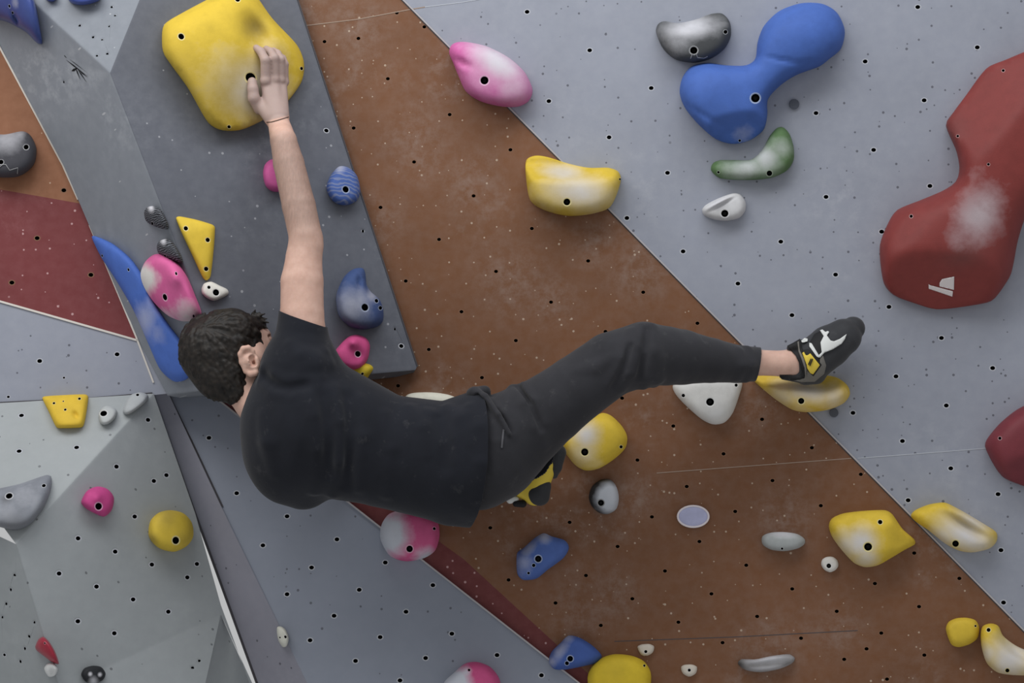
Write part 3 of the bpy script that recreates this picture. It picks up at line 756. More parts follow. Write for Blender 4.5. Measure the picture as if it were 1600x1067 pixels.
hold(CH, 'big yellow diamond-shaped hold with white chalk patch at lower right', A, [(1295, 822), (1300, 810), (1318, 802), (1350, 798), (1382, 797), (1394, 803), (1410, 826), (1428, 842), (1430, 850), (1412, 860), (1392, 872), (1372, 883), (1352, 886), (1334, 879), (1314, 858), (1300, 838)],
     0.10, YEL, p=.42, holes=[(1356.5, 854, 6), (1375, 816, 3.4)], chalk=[(1345, 848, 26, .95), (1328, 850, 26, .7), (1352, 870, 22, .7), (1352, 838, 10, .8)], cuts=[(1375, 845, 1425, 845, .10, .03), (1345, 830, 1345, 800, .10, .05)], kcut=.01, res=22)
hold(CH, 'yellow and chalk-white jug with a diagonal slot near the right border', A, [(1423, 806), (1430, 797), (1452, 788), (1474, 785), (1486, 789), (1510, 802), (1540, 820), (1557, 832), (1557, 846), (1546, 857), (1520, 863), (1498, 860), (1475, 848), (1450, 828), (1432, 816)],
     0.08, YEL, p=.45, holes=[(1493, 849, 5)], chalk=[(1510, 838, 50, .95, .5, 30), (1475, 838, 26, .7), (1520, 815, 34, .8, .4, 32)], dents=[(1510, 822, 36, .032, .22, 32)], grime_shade=[(1510, 822, 28, .3, .18, 32)], res=22)
hold(CH, 'small plain yellow hold beside the cut-off yellow jug at lower right', A, [(1478, 984), (1482, 972), (1494, 966), (1510, 965), (1524, 969), (1530, 980), (1528, 996), (1516, 1006), (1498, 1011), (1486, 1006)], 0.05, (206, 176, 56), p=.42, holes=[(1524, 978, 1.6)])
hold(CH, 'yellow and white jug cut off by the lower right edge', A, [(1532, 990), (1536, 978), (1548, 974), (1560, 978), (1568, 994), (1590, 1010), (1625, 1025), (1640, 1040), (1625, 1054), (1590, 1055), (1560, 1051), (1542, 1036), (1534, 1012)],
     0.085, YEL, p=.45, holes=[(1545, 984.5, 3), (1574, 1047, 3)], chalk=[(1580, 1030, 40, .9), (1545, 1022, 20, .7), (1600, 1010, 30, .8)], dents=[(1585, 1015, 28, .03, .25, 35)])
hold(CH, 'yellow rounded hold on the bottom edge beside the blue hold', A, [(918, 1062), (924, 1042), (940, 1028), (960, 1022), (985, 1024), (1005, 1032), (1016, 1048), (1017, 1068), (1010, 1095), (930, 1095)], 0.08, (206, 178, 46), p=.42, holes=[(1006.5, 1040, 1.8)], grime_shade=[(960, 1050, 20, .1)])
hold(CH, 'tiny white foothold above the bottom yellow hold', A, [(996, 1011), (1002, 1007), (1014, 1006), (1022, 1010), (1020, 1019), (1012, 1024), (1002, 1023)], 0.02, (198, 190, 178), p=.35, holes=[(1009, 1018, 2.4)])
hold(CH, 'tiny white foothold right of the bottom yellow hold', A, [(1064, 1043), (1068, 1039), (1080, 1038), (1089, 1042), (1087, 1052), (1077, 1057), (1067, 1052)], 0.02, (198, 190, 178), p=.35, holes=[(1077, 1047, 2.4)])
hold(CH, 'chalky grey crescent crimp along the bottom edge', A, [(1153, 1037), (1158, 1030), (1180, 1030), (1205, 1025), (1232, 1022), (1242, 1028), (1238, 1036), (1218, 1045), (1190, 1050), (1166, 1047)], 0.04, (126, 124, 124), p=.45, chalk=[(1200, 1030, 38, .8, .22, -4), (1200, 1044, 40, .6, .14, -6)], grime_shade=[(1156, 1037, 8, .9), (1195, 1038, 30, .4, .15, -6)], dents=[(1198, 1036, 34, .008, .16, -6)])
hold(CH, 'white hold edge showing above the climber\'s waist', A, [(633, 621), (645, 614), (675, 613), (702, 617), (718, 626), (722, 650), (700, 680), (665, 680), (640, 655)], 0.05, (208, 207, 194), p=.4)
for nm, lab, x, y, r in (('hole_plug', 'dark grey round plug right of the blue double-bulb hold', 1240.8, 162.6, 8), ('hole_plug', 'dark grey round plug under the heel-hook hold', 1303, 645, 7)):
    hold(nm, lab, A, circle(x, y, r, 10), 0.004, (78, 82, 92), p=.12, res=8, cat='plug', bolt=False)

# white rim on the oval plate (a raised lip)


def tube_px(name, plane, pts, rpx, mat, parent=None, lift=0.0, closed=False):
    cu = bpy.data.curves.new(name, 'CURVE'); cu.dimensions = '3D'; cu.bevel_depth = rpx * 4.6 / F; cu.bevel_resolution = 2
    sp = cu.splines.new('POLY'); sp.points.add(len(pts) - 1); sp.use_cyclic_u = closed
    for q, (x, y) in zip(sp.points, pts):
        w = plane.hit(x, y) + plane.n * lift; q.co = (w.x, w.y, w.z, 1)
    tmp = bpy.data.objects.new('tmp', cu); COL.objects.link(tmp)
    me = bpy.data.meshes.new_from_object(tmp.evaluated_get(bpy.context.evaluated_depsgraph_get()))
    bpy.data.objects.remove(tmp); bpy.data.curves.remove(cu)
    me.name = name
    o = link(name, me, [mat])
    if parent is not None:
        o.parent = parent; o.matrix_parent_inverse = Matrix(parent.matrix_world).inverted()
    return o
bpy.context.view_layer.update()
tube_px('rim', A, [(1083 + 24 * math.cos(a), 806.5 + 16.4 * math.sin(a)) for a in np.linspace(0, 2 * math.pi, 40, endpoint=False)], 1.6, plain('rim_white', (216, 208, 212)), tag_o, 0.008, True)

# emblems on holds
M_emb = plain('emblem_white', (214, 206, 206), 0.6)
for poly in ([(1468, 442), (1472, 436), (1491, 432), (1490.5, 453), (1468, 447.5)], [(1451, 444), (1453, 445.5), (1489, 455), (1488, 463.5), (1451, 451)]):
    patch('emblem', SURF['red'], poly, 0.0012, M_emb, red, smooth=False)


def polyline_patch(name, bvh, pts, w, mat, parent, thick=0.001):
    L = np.array(pts, float); t = np.gradient(L, axis=0); t /= np.linalg.norm(t, axis=1)[:, None]
    n = np.stack([-t[:, 1], t[:, 0]], 1) * w / 2
    return patch(name, bvh, np.vstack([L + n, (L - n)[::-1]]), thick, mat, parent, smooth=False)

M_line = plain('outline_grey', (150, 150, 152))
for o_ in bpy.data.objects:
    if o_.get('label', '').startswith('dark grey hold with outline'): darkh = o_
    if o_.get('label', '').startswith('dark grey kidney'): kid = o_
polyline_patch('emblem', SURF['dark'], [(-2, 262), (4, 257), (9, 257), (15, 266), (28, 262), (27, 272)], 1.3, M_line, darkh)
polyline_patch('emblem', SURF['kidney'], [(1079, 92), (1082, 83), (1088, 84), (1090, 90), (1100, 91), (1106, 88)], 1.4, M_line, kid)

# painted claw mark on the prism
M_mark = plain('black_marker', (34, 36, 40), 0.8)
bm = bmesh.new()
for (x0, y0, x1, y1, w) in ((103, 93, 138, 120, 2.4), (107, 91, 137, 114, 1.2), (100, 86, 105, 91, 1.6), (112, 111, 122, 106, 4), (118, 105, 126, 125, 3.2), (121, 107, 136, 129, 2.8), (124, 110, 137, 121, 2.2)):
    a = PL.hit(x0, y0); b = PL.hit(x1, y1); t = (b - a).normalized(); nn = PL.n.cross(t) * w * 4.45 / F / 2
    m = a.lerp(b, .35); L = PL.n * .0008
    vs = [bm.verts.new(v + L) for v in (a, m - nn, b, m + nn)]; bm.faces.new(vs)
bmesh.ops.solidify(bm, geom=bm.faces, thickness=0.0006)
me = bpy.data.meshes.new('claw_mark'); bm.to_mesh(me); bm.free()
o_ = link('painted_mark', me, [M_mark], bpy.data.objects['wall_prism']); o_.matrix_parent_inverse = Matrix(bpy.data.objects['wall_prism'].matrix_world).inverted()

#PERSON#
# ------------------------------------------------------------------ the climber
# Built in camera-aligned metres (x right, y up, d away) and turned rigidly into the world.


def U(px, py, d): return np.array([(px - 800) / F * d, (533.5 - py) / F * d, d])


class Chain:
    """several rounded cones merged tightly, blended into the rest with k"""
    def __init__(s, prims, k):
        s.p, s.k, s.op = prims, k, prims[0].op
        s.lo = np.min([q.lo for q in prims], 0) - k; s.hi = np.max([q.hi for q in prims], 0) + k

    def __call__(s, P):
        v = s.p[0](P); kk = .004
        for q in s.p[1:]:
            d = q(P); h = np.clip(0.5 + 0.5 * (v - d) / kk, 0, 1); v = v * (1 - h) + d * h - kk * h * (1 - h)
        return v


class Prim:
    def __init__(s, a, b, ra, rb, k=0.012, q=1.0, op='u'):
        s.a, s.b, s.ra, s.rb, s.k, s.q, s.op = np.array(a), np.array(b), ra, rb, k, q, op
        m = max(ra, rb); e = np.array([m, m, m / q])
        s.lo = np.minimum(s.a, s.b) - e - k - .006; s.hi = np.maximum(s.a, s.b) + e + k + .006
        s.S = np.array([1, 1, q])

    def __call__(s, P):
        p = P * s.S; a = s.a * s.S; ba = s.b * s.S - a; l = ba @ ba
        t = np.clip(((p - a) @ ba) / l, 0, 1) if l > 1e-12 else np.zeros(p.shape[:-1])
        return np.linalg.norm(p - a - t[..., None] * ba, axis=-1) - (s.ra + (s.rb - s.ra) * t)


def R(pts, k=0.012, q=1.0, op='u'):
    """chain of rounded cones; pts = (px, py, d, radius_px)"""
    out = []
    if len(pts) == 1: pts = [pts[0], pts[0]]
    for p, n in zip(pts, pts[1:]):
        out.append(Prim(U(*p[:3]), U(*n[:3]), p[3] * p[2] / F, n[3] * n[2] / F, k, q, op))
    return [Chain(out, k)]


def evalf(prims, P):
    v = np.full(P.shape[:-1], 1.0)
    for s in prims:
        d = s(P)
        if s.op == 'u':
            h = np.clip(0.5 + 0.5 * (v - d) / s.k, 0, 1); v = v * (1 - h) + d * h - s.k * h * (1 - h)
        else:
            h = np.clip(0.5 - 0.5 * (v + d) / s.k, 0, 1); v = v * (1 - h) - d * h + s.k * h * (1 - h)
    return v


def front(prims, px, py, d0=3.8, d1=4.7):
    dirv = U(px, py, 1.0); t = d0
    for _ in range(120):
        v = float(evalf(prims, (dirv * t)[None])[0])
        if v < 4e-4: return t
        t += v * .7
        if t > d1: return None
    return t


def surface_nets(prims, h, n=32):
    lo = np.min([p.lo for p in prims if p.op == 'u'], 0); hi = np.max([p.hi for p in prims if p.op == 'u'], 0)
    dims = np.ceil((hi - lo) / h).astype(int) + 2
    nb = np.ceil(dims / n).astype(int)
    big = 4096
    ckeys, cpos, quads = [], [], []
    for bx_ in range(nb[0]):
        for by in range(nb[1]):
            for bz in range(nb[2]):
                b0 = np.array([bx_, by, bz]) * n
                l = lo + b0 * h - h; u = lo + (b0 + n + 1) * h + h
                act = [p for p in prims if np.all(p.hi > l) and np.all(p.lo < u)]
                if not any(p.op == 'u' for p in act): continue
                ax = [lo[i] + (b0[i] + np.arange(n + 1)) * h for i in range(3)]
                G = np.stack(np.meshgrid(*ax, indexing='ij'), -1)
                v = evalf(act, G); s = v < 0
                if s.all() or not s.any(): continue
                acc = np.zeros((n, n, n, 3)); cnt = np.zeros((n, n, n))
                corner = [(i, j, k) for i in (0, 1) for j in (0, 1) for k in (0, 1)]
                for c in corner:
                    for a in range(3):
                        if c[a]: continue
                        e = list(c); e[a] = 1
                        sl = lambda q: tuple(slice(q[i], q[i] + n) for i in range(3))
                        va, vb = v[sl(c)], v[sl(e)]; cr = (va < 0) != (vb < 0)
                        t = np.where(cr, va / np.where(cr, va - vb, 1), 0)
                        pos = np.zeros((n, n, n, 3))
                        for i in range(3): pos[..., i] = c[i]
                        pos[..., a] += t
                        acc += pos * cr[..., None]; cnt += cr
                m = cnt > 0; I = np.argwhere(m)
                P = acc[m] / cnt[m][:, None]
                g = I + b0
                ckeys.append((g[:, 0] * big + g[:, 1]) * big + g[:, 2]); cpos.append(lo + (g + P) * h)
                for a in range(3):
                    o1, o2 = (a + 1) % 3, (a + 2) % 3
                    sa = [slice(0, n)] * 3; sb = list(sa); sb[a] = slice(1, n + 1)
                    A_, B_ = s[tuple(sa)], s[tuple(sb)]
                    for flip, mm in ((False, A_ & ~B_), (True, ~A_ & B_)):
                        E = np.argwhere(mm) + b0
                        if not len(E): continue
                        q = []
                        for d1_, d2_ in ((0, 0), (-1, 0), (-1, -1), (0, -1)):
                            w = E.copy(); w[:, o1] += d1_; w[:, o2] += d2_
                            q.append((w[:, 0] * big + w[:, 1]) * big + w[:, 2])
                        q = np.stack(q, 1); quads.append(q[:, ::-1] if flip else q)
    K = np.concatenate(ckeys); Pp = np.concatenate(cpos); Q = np.concatenate(quads)
    uk, first = np.unique(K, return_index=True); pos = Pp[first]
    idx = np.searchsorted(uk, Q); idx = np.clip(idx, 0, len(uk) - 1)
    ok = np.all(uk[idx] == Q, axis=1)
    return pos, idx[ok]

RM = np.array([list(RIGHT), list(UP), list(FWD)])      # rows: camera axes in world


def to_world(P): return np.array(CAM) + P @ RM


def smooth_mesh(pos, quads, it=2, lam=0.5):
    e = np.vstack([quads[:, [0, 1]], quads[:, [1, 2]], quads[:, [2, 3]], quads[:, [3, 0]]])
    for k in range(it):
        for l in (lam, -lam * 0.9 if k < it - 1 else 0):
            if l == 0: continue
            acc = np.zeros_like(pos); c = np.zeros(len(pos))
            np.add.at(acc, e[:, 0], pos[e[:, 1]]); np.add.at(c, e[:, 0], 1)
            np.add.at(acc, e[:, 1], pos[e[:, 0]]); np.add.at(c, e[:, 1], 1)
            pos = pos + l * (acc / np.maximum(c, 1)[:, None] - pos)
    return pos


def sdf_mesh(name, prims, h, mats, parent=None, cuts=(), attr=None, smooth=2, origin=None, solid=0.0):
    pos, quads = surface_nets(prims, h)
    pos = smooth_mesh(pos, quads, smooth)
    # outward winding
    a, b, c = pos[quads[:, 0]], pos[quads[:, 1]], pos[quads[:, 2]]
    vol = np.sum(np.cross(a, b) * c)
    # camera axes are left-handed as (x, y, d): flip accordingly
    if vol * np.linalg.det(RM) < 0: quads = quads[:, ::-1]
    Wd = to_world(pos)
    me = bpy.data.meshes.new(name); org = np.array(origin if origin is not None else Wd.mean(0))
    me.from_pydata((Wd - org).tolist(), [], quads.tolist())
    if attr is not None:
        at = me.attributes.new('chalk', 'FLOAT', 'POINT'); at.data.foreach_set('value', attr(pos).astype(np.float32))
    bm = bmesh.new(); bm.from_mesh(me)
    for (pt, nrm, rad) in cuts:        # open a garment end with a plane, only near pt
        pw = Vector(to_world(np.array(pt)[None])[0] - org); nw = Vector(np.array(nrm) @ RM).normalized()
        fs = [f for f in bm.faces if (f.calc_center_median() - pw).length < rad]
        geom = list({e for f in fs for e in f.edges}) + list({v for f in fs for v in f.verts}) + fs
        r = bmesh.ops.bisect_plane(bm, geom=geom, plane_co=pw, plane_no=nw, clear_outer=True)
    for f in bm.faces: f.smooth = True
    bm.to_mesh(me); bm.free()
    o = link(name, me, mats, parent)
    if parent is None: o.location = Vector(org)
    else:
        o.location = Vector(org) - PERSON_O
    if solid:
        m = o.modifiers.new('cloth_thickness', 'SOLIDIFY'); m.thickness = solid; m.offset = -1
    return o

bpy.context.view_layer.update()
hs = lambda x, y, dz=0.0: (lambda v: (v if v is not None else 4.48) - dz)(ray_depth(SURF['big'], x, y))

# ---- materials
def skin_mat():
    t = NT('skin'); co = t.coord()
    n = t.noise(co, 38, 4, 0.6); n2 = t.noise(co, 190, 3, 0.6)
    c = t.mix(t.ramp(n, 0.3, 0.7), lin((196, 158, 142)), lin((210, 174, 158)))
    c = t.mix(t.attr('chalk'), c, lin((156, 140, 136)))
    mp = t.n('ShaderNodeMapping'); mp.inputs['Scale'].default_value = (260, 120, 45); t.l(co, mp.inputs['Vector'])
    hair = t.math('MULTIPLY', t.ramp(t.noise(mp.outputs[0], 1.0, 4, 0.7), 0.25, 0.75, 0.65, 1.0), t.attr('hairy_shade'))
    c = t.mix(hair, c, lin((112, 95, 86)))  # forearm hair, with the forearm's shade mixed into the skin colour
    t.b.inputs['Subsurface Weight'].default_value = 0.08; t.b.inputs['Subsurface Radius'].default_value = (0.01, 0.004, 0.002)
    return t.done(c, 0.55, t.bump(n2, 0.18, 0.001), 0.35)


def cloth_mat(name, base, var=0.15, rough=0.9, sc=1200):
    t = NT(name); co = t.coord(); b = lin(base)
    n = t.noise(co, 9, 4, 0.6)
    c = t.mix(t.ramp(n, 0.3, 0.7), tuple(v * (1 - var) for v in b[:3]) + (1,), tuple(v * (1 + var) for v in b[:3]) + (1,))
    dust = t.math('MULTIPLY', t.ramp(t.noise(co, 24, 5, 0.7), 0.60, 0.8), 0.10)
    c = t.mix(dust, c, lin((150, 148, 146)))
    wr = t.noise(co, 22, 3, 0.5)
    t.b.inputs['Sheen Weight'].default_value = 0.12; t.b.inputs['Sheen Roughness'].default_value = 0.5
    return t.done(c, rough, t.bump(t.noise(co, sc, 1, 0.5), 0.15, 0.0008, t.bump(wr, 0.22, 0.006)), 0.15)

M_skin = skin_mat()
M_shirt = cloth_mat('shirt_cloth', (29, 31, 38))
M_trs = cloth_mat('trouser_cloth', (48, 48, 52))
M_hair = NT('hair'); _co = M_hair.coord()
_h = M_hair.noise(_co, 60, 5, 0.65)
M_hair = M_hair.done(M_hair.mix(M_hair.ramp(_h, 0.35, 0.7), lin((17, 15, 14)), lin((44, 38, 33))), 0.55, M_hair.bump(_h, 0.3, 0.003), 0.3)

# ---- body
DT = 4.25
wr = (434, 194, hs(434, 190, .03), 17.5)
dh = wr[2]
arm = R([(470, 572, 4.24, 46), (472, 492, 4.25, 34), (472, 440, 4.262, 33), (475, 402, 4.27, 28), (478, 372, 4.275, 26),
         (467, 322, 4.30, 26), (451, 255, 4.335, 24), (443, 220, 4.365, 20.5), (436, 194, dh, 17)], .02)
elbow = R([(490, 384, 4.262, 12)], .02)
hand = []
hand += R([(418, 134, hs(418, 134, .022), 10.5), (427, 182, dh, 13)], .008)
hand += R([(428, 131, hs(428, 131, .024), 10), (433, 180, dh, 14)], .008)
hand += R([(439, 134, hs(439, 134, .022), 9.5), (440, 180, dh + .004, 12)], .008)
hand += R([(403, 160, hs(403, 160, .018), 9), (424, 186, dh, 11)], .008)
fing = [[(415, 126, .026, 8), (414.5, 94, .034, 7.4), (408, 81, .016, 6.6), (400.5, 75, .004, 5.6)],
        [(429, 124, .028, 8), (428.5, 91, .037, 7.2), (423, 81, .016, 6.4), (416, 76.5, .003, 5.4)],
        [(438, 125, .026, 7.4), (438.5, 93, .034, 6.6), (434, 84, .015, 6), (427.5, 79, .002, 5.2)],
        [(444.5, 128, .02, 6.6), (445, 100, .028, 5.8), (442, 91, .013, 5.2), (436, 85.5, .002, 4.6)]]
for f in fing:
    hand += R([(x, y, hs(x, y, dz), r) for x, y, dz, r in f], .0035)
    hand += R([(f[0][0], f[0][1], hs(f[0][0], f[0][1], f[0][2] + .003), f[0][3] + .6)], .004)     # knuckle
hand += R([(405, 170, hs(405, 168, .018), 9), (396.5, 153, hs(396, 153, .02), 9.2), (395, 139, hs(395, 139, .016), 8.4), (394, 128, hs(394, 129, .008), 7.4)], .004)
body = []
body += R([(470, 575, 4.25, 50), (452, 715, 4.27, 58)], .03)                        # shoulder girdle
body += R([(480, 662, 4.27, 98), (600, 703, 4.27, 76), (690, 722, 4.275, 76), (745, 712, 4.285, 70)], .03, 1.25)
body += R([(372, 590, 4.285, 34), (393, 629, 4.265, 27), (440, 655, 4.25, 46)], .02)                 # neck
body += R([(342, 556, 4.28, 50)], .02, 1.2)                                              # skull
body += R([(384, 556, 4.31, 38)], .02) + R([(404, 540, 4.335, 24)], .015) + R([(402, 588, 4.305, 24), (420, 592, 4.345, 14)], .015)
body += R([(388, 566, 4.272, 27)], .02)
body += R([(414, 534, 4.35, 9), (428, 552, 4.372, 6)], .006) + R([(420, 558, 4.362, 8)], .006)        # nose
body += R([(414, 521, 4.335, 8), (400, 524, 4.322, 19)], .012)                                           # brow
body += R([(420, 530, 4.330, 7)], .004, op='s') + R([(419, 530.5, 4.336, 6)], .002)                    # eye in its socket
body += R([(426, 570, 4.352, 5), (421, 574, 4.338, 4)], .004) + R([(426, 578, 4.350, 5), (421, 580, 4.338, 4)], .003)   # lips
# ear
ED = 4.214
ear = R([(392, 563, ED + .010, 13), (396, 570, ED + .012, 12)], .006)
ear += R([(384, 580, ED + .004, 4), (377.5, 566, ED, 4), (375.5, 553, ED - .002, 4.2), (380, 544.5, ED - .003, 4.2), (388, 543, ED - .001, 4), (395, 549, ED + .004, 3.6), (396, 556, ED + .008, 3)], .003)
ear += R([(384, 580, ED + .004, 4), (392, 584, ED + .003, 5), (399, 582, ED + .003, 6)], .003)
ear += R([(385, 572, ED + .007, 5), (383, 558, ED + .006, 5), (388, 550, ED + .006, 4)], .006)
ear += R([(394, 560, ED - .003, 5.5), (396, 568, ED - .002, 5)], .004, op='s') + R([(397, 566, ED + .006, 3), (397, 567, ED + .012, 3)], .002, op='s')
ear += R([(401, 561, ED + .003, 3.6), (402, 566, ED + .004, 3.6)], .003)
# hips, legs, feet
body += R([(745, 710, 4.29, 66), (790, 690, 4.29, 60), (860, 640, 4.275, 46), (900, 608, 4.27, 42), (955, 568, 4.27, 40), (1008, 553, 4.27, 40),
           (1065, 557, 4.31, 37), (1110, 562, 4.34, 30), (1150, 567, 4.375, 24), (1185, 566.5, 4.395, 20), (1222, 568, 4.41, 20), (1262, 562, 4.43, 22), (1305, 535, 4.44, 18), (1330, 520, 4.445, 14)], .025)
body += R([(1240, 578, 4.42, 15)], .015)
body += R([(785, 702, 4.35, 38), (650, 720, 4.49, 36), (700, 722, 4.515, 32), (800, 718, 4.50, 20), (850, 722, 4.485, 11), (838, 758, 4.49, 11)], .02)
# left arm, reaching to the wall behind the body, with its hand
body += R([(446, 728, 4.29, 42), (520, 700, 4.45, 26), (572, 690, 4.555, 17), (590, 686, 4.578, 16)], .02)
for i, (dx, dy) in enumerate(((14, -16), (20, -8), (21, 1), (17, 9))):
    body += R([(590, 686 + (i - 1.5) * 7, 4.585, 7), (590 + dx, 686 + dy + (i - 1.5) * 4, 4.59, 6), (590 + dx * 1.7, 686 + dy * 1.5 + (i - 1.5) * 4, 4.603, 5)], .004)
body += R([(584, 696, 4.58, 8), (590, 712, 4.59, 7), (598, 718, 4.60, 6)], .004)
allbody = body + arm + elbow + hand + ear

PERSON_O = Vector(tuple(to_world(U(600, 690, 4.27)[None])[0]))


def chalk_attr(P):
    y = 533.5 - P[:, 1] / P[:, 2] * F; x = 800 + P[:, 0] / P[:, 2] * F
    line = 191 - (x - 415) * .24
    return np.clip((line - y) / 3, 0, 1) * 0.75 * (x < 470) * (x > 380)


pers = sdf_mesh('person', allbody, 0.0030, [M_skin], None, (), chalk_attr, 2, PERSON_O)
_p = np.array([v.co for v in pers.data.vertices]) + np.array(PERSON_O)
_c = (_p - np.array(CAM)) @ RM.T; _y = 533.5 - _c[:, 1] / _c[:, 2] * F; _x = 800 + _c[:, 0] / _c[:, 2] * F
at = pers.data.attributes.new('hairy_shade', 'FLOAT', 'POINT')
at.data.foreach_set('value', (np.clip((_y - 200) / 20, 0, 1) * np.clip((400 - _y) / 60, 0, 1) * (_x < 520) * (_x > 405) * 0.72).astype(np.float32))
tag(pers, 'climber in black t-shirt and dark trousers stretched sideways across the wall, seen from behind', 'person')

# ---- t-shirt
sh = []
sh += R([(470, 580, 4.245, 62), (450, 712, 4.265, 67)], .04)
sh += R([(452, 740, 4.28, 48), (474, 748, 4.30, 48)], .03)
sh += R([(486, 665, 4.265, 110), (600, 704, 4.265, 88), (700, 722, 4.27, 94), (735, 718, 4.275, 101), (790, 700, 4.275, 101)], .03, 1.15)
sh += R([(708, 790, 4.27, 28), (740, 795, 4.275, 26)], .03)
sh += R([(468, 570, 4.24, 53), (472, 520, 4.245, 40), (472.5, 480, 4.25, 36)], .03)
base_sh = list(sh)


def fold(prims, base, pts, r, k, lift=0.35):
    q = []
    for x, y in pts:
        d = front(base, x, y)
        if d is None: continue
        q.append((x, y, d + 2 * r * d / F * (1 - lift), 2 * r))
    if len(q) > 1: prims += R([(a, b, c, e * (.45 if i in (0, len(q) - 1) else 1)) for i, (a, b, c, e) in enumerate(q)], k)


def crease(prims, base, pts, r, k, depth=0.3):
    q = []
    for x, y in pts:
        d = front(base, x, y)
        if d is None: continue
        q.append((x, y, d - r * d / F * (1 - depth), r))
    if len(q) > 1: prims += R(q, k, op='s')

for pts, r in (([(414, 578), (428, 592), (448, 600), (470, 598), (490, 588)], 6), ([(410, 596), (430, 610), (455, 613), (480, 604), (498, 592)], 5),
               ([(455, 540), (470, 556), (492, 560), (505, 552)], 5), ([(470, 575), (492, 570), (512, 568)], 5),
               ([(478, 600), (492, 650), (498, 700), (492, 765)], 6), ([(520, 610), (532, 660), (528, 720), (520, 770)], 6),
               ([(560, 625), (566, 680), (560, 760)], 5), ([(415, 650), (422, 690), (430, 735)], 7), ([(600, 650), (612, 700), (604, 770)], 5),
               ([(668, 648), (690, 660), (705, 690), (704, 720)], 6), ([(700, 640), (722, 656), (734, 690)], 6), ([(640, 640), (660, 670), (665, 710)], 5), ([(735, 640), (748, 670), (752, 720), (744, 775)], 6)):
    fold(sh, base_sh, pts, r, .022, .24)
for pts, r in (([(412, 587), (430, 602), (452, 607), (478, 601)], 4), ([(506, 620), (514, 670), (512, 740)], 5), ([(545, 620), (548, 680), (542, 760)], 4), ([(688, 652), (698, 690), (694, 730)], 5)):
    crease(sh, base_sh, pts, r, .03, .15)
nz = np.array([0.0, 0.0, 1.0])
c1 = U(472, 498, 4.25); e1 = U(508, 511, 4.25) - U(437, 486.5, 4.25)
n_sleeve = np.cross(e1, nz); n_sleeve = n_sleeve if n_sleeve[1] > 0 else -n_sleeve
c2 = U(764, 700, 4.12); e2 = U(752, 628, 4.27) - U(740, 812, 4.27)
n_hem = np.cross(e2, nz); n_hem = n_hem if n_hem[0] > 0 else -n_hem
n_hem = n_hem / np.linalg.norm(n_hem) + np.array([0, 0, .27])
shirt = sdf_mesh('t_shirt', sh, 0.0036, [M_shirt], pers, [(c1, n_sleeve, .12), (c2, n_hem, .30)], None, 2, None, 0.004)

# ---- trousers
tr = []
tr += R([(715, 718, 4.285, 76), (742, 713, 4.285, 84), (765, 702, 4.285, 83), (788, 688, 4.285, 74), (860, 638, 4.275, 56), (900, 608, 4.265, 52), (955, 569, 4.262, 50), (1006, 553, 4.262, 50),
         (1040, 556, 4.285, 46), (1066, 558, 4.305, 43), (1110, 563, 4.335, 35), (1150, 568.5, 4.37, 29.5), (1196, 569, 4.40, 25.5)], .03)
tr += R([(768, 716, 4.30, 54), (790, 704, 4.32, 42)], .02)
tr += R([(790, 705, 4.36, 50), (660, 718, 4.49, 46), (700, 722, 4.51, 40), (790, 716, 4.50, 30), (832, 710, 4.485, 14)], .02)
base_tr = list(tr)
for pts, r in (([(748, 612), (765, 630), (782, 652), (800, 680)], 6), ([(757, 640), (778, 664), (790, 690)], 5), ([(800, 606), (822, 632), (838, 665), (850, 695)], 5),
               ([(815, 602), (836, 630), (852, 660)], 4), ([(1004, 512), (994, 545), (982, 580), (968, 606)], 6), ([(1018, 512), (1019, 550), (1015, 585), (1006, 602)], 6),
               ([(985, 520), (972, 560), (950, 600)], 5), ([(1030, 560), (1026, 590), (1022, 600)], 5), ([(1168, 546), (1172, 570), (1166, 592)], 4), ([(1155, 548), (1158, 570), (1152, 590)], 3), ([(772, 655), (775, 690), (770, 735)], 3), ([(900, 580), (930, 575), (955, 560)], 4)):
    fold(tr, base_tr, pts, r, .018, .22)
for pts, r in (([(758, 618), (776, 642), (796, 672)], 4), ([(808, 602), (830, 632), (846, 670)], 4), ([(1011, 514), (1008, 550), (1000, 590)], 5), ([(985, 540), (975, 575), (958, 606)], 4)):
    crease(tr, base_tr, pts, r, .012, .35)
# pocket edge standing off the hip
tr += R([(742, 612, 4.235, 8), (757, 621, 4.205, 7), (778, 648, 4.165, 5), (797, 678, 4.155, 3)], .008) + R([(739, 616, 4.25, 11), (757, 612, 4.255, 10)], .012)
tr += R([(747, 620, 4.215, 5), (766, 642, 4.165, 5), (782, 668, 4.15, 3)], .008, op='s')
c3 = U(1184, 569, 4.39); e3 = U(1186, 543, 4.39) - U(1177, 597, 4.39)
n_cuff = np.cross(e3, nz); n_cuff = n_cuff if n_cuff[0] > 0 else -n_cuff
trousers = sdf_mesh('trousers', tr, 0.0036, [M_trs], pers, [(c3, n_cuff, .09)], None, 2, None, 0.004)

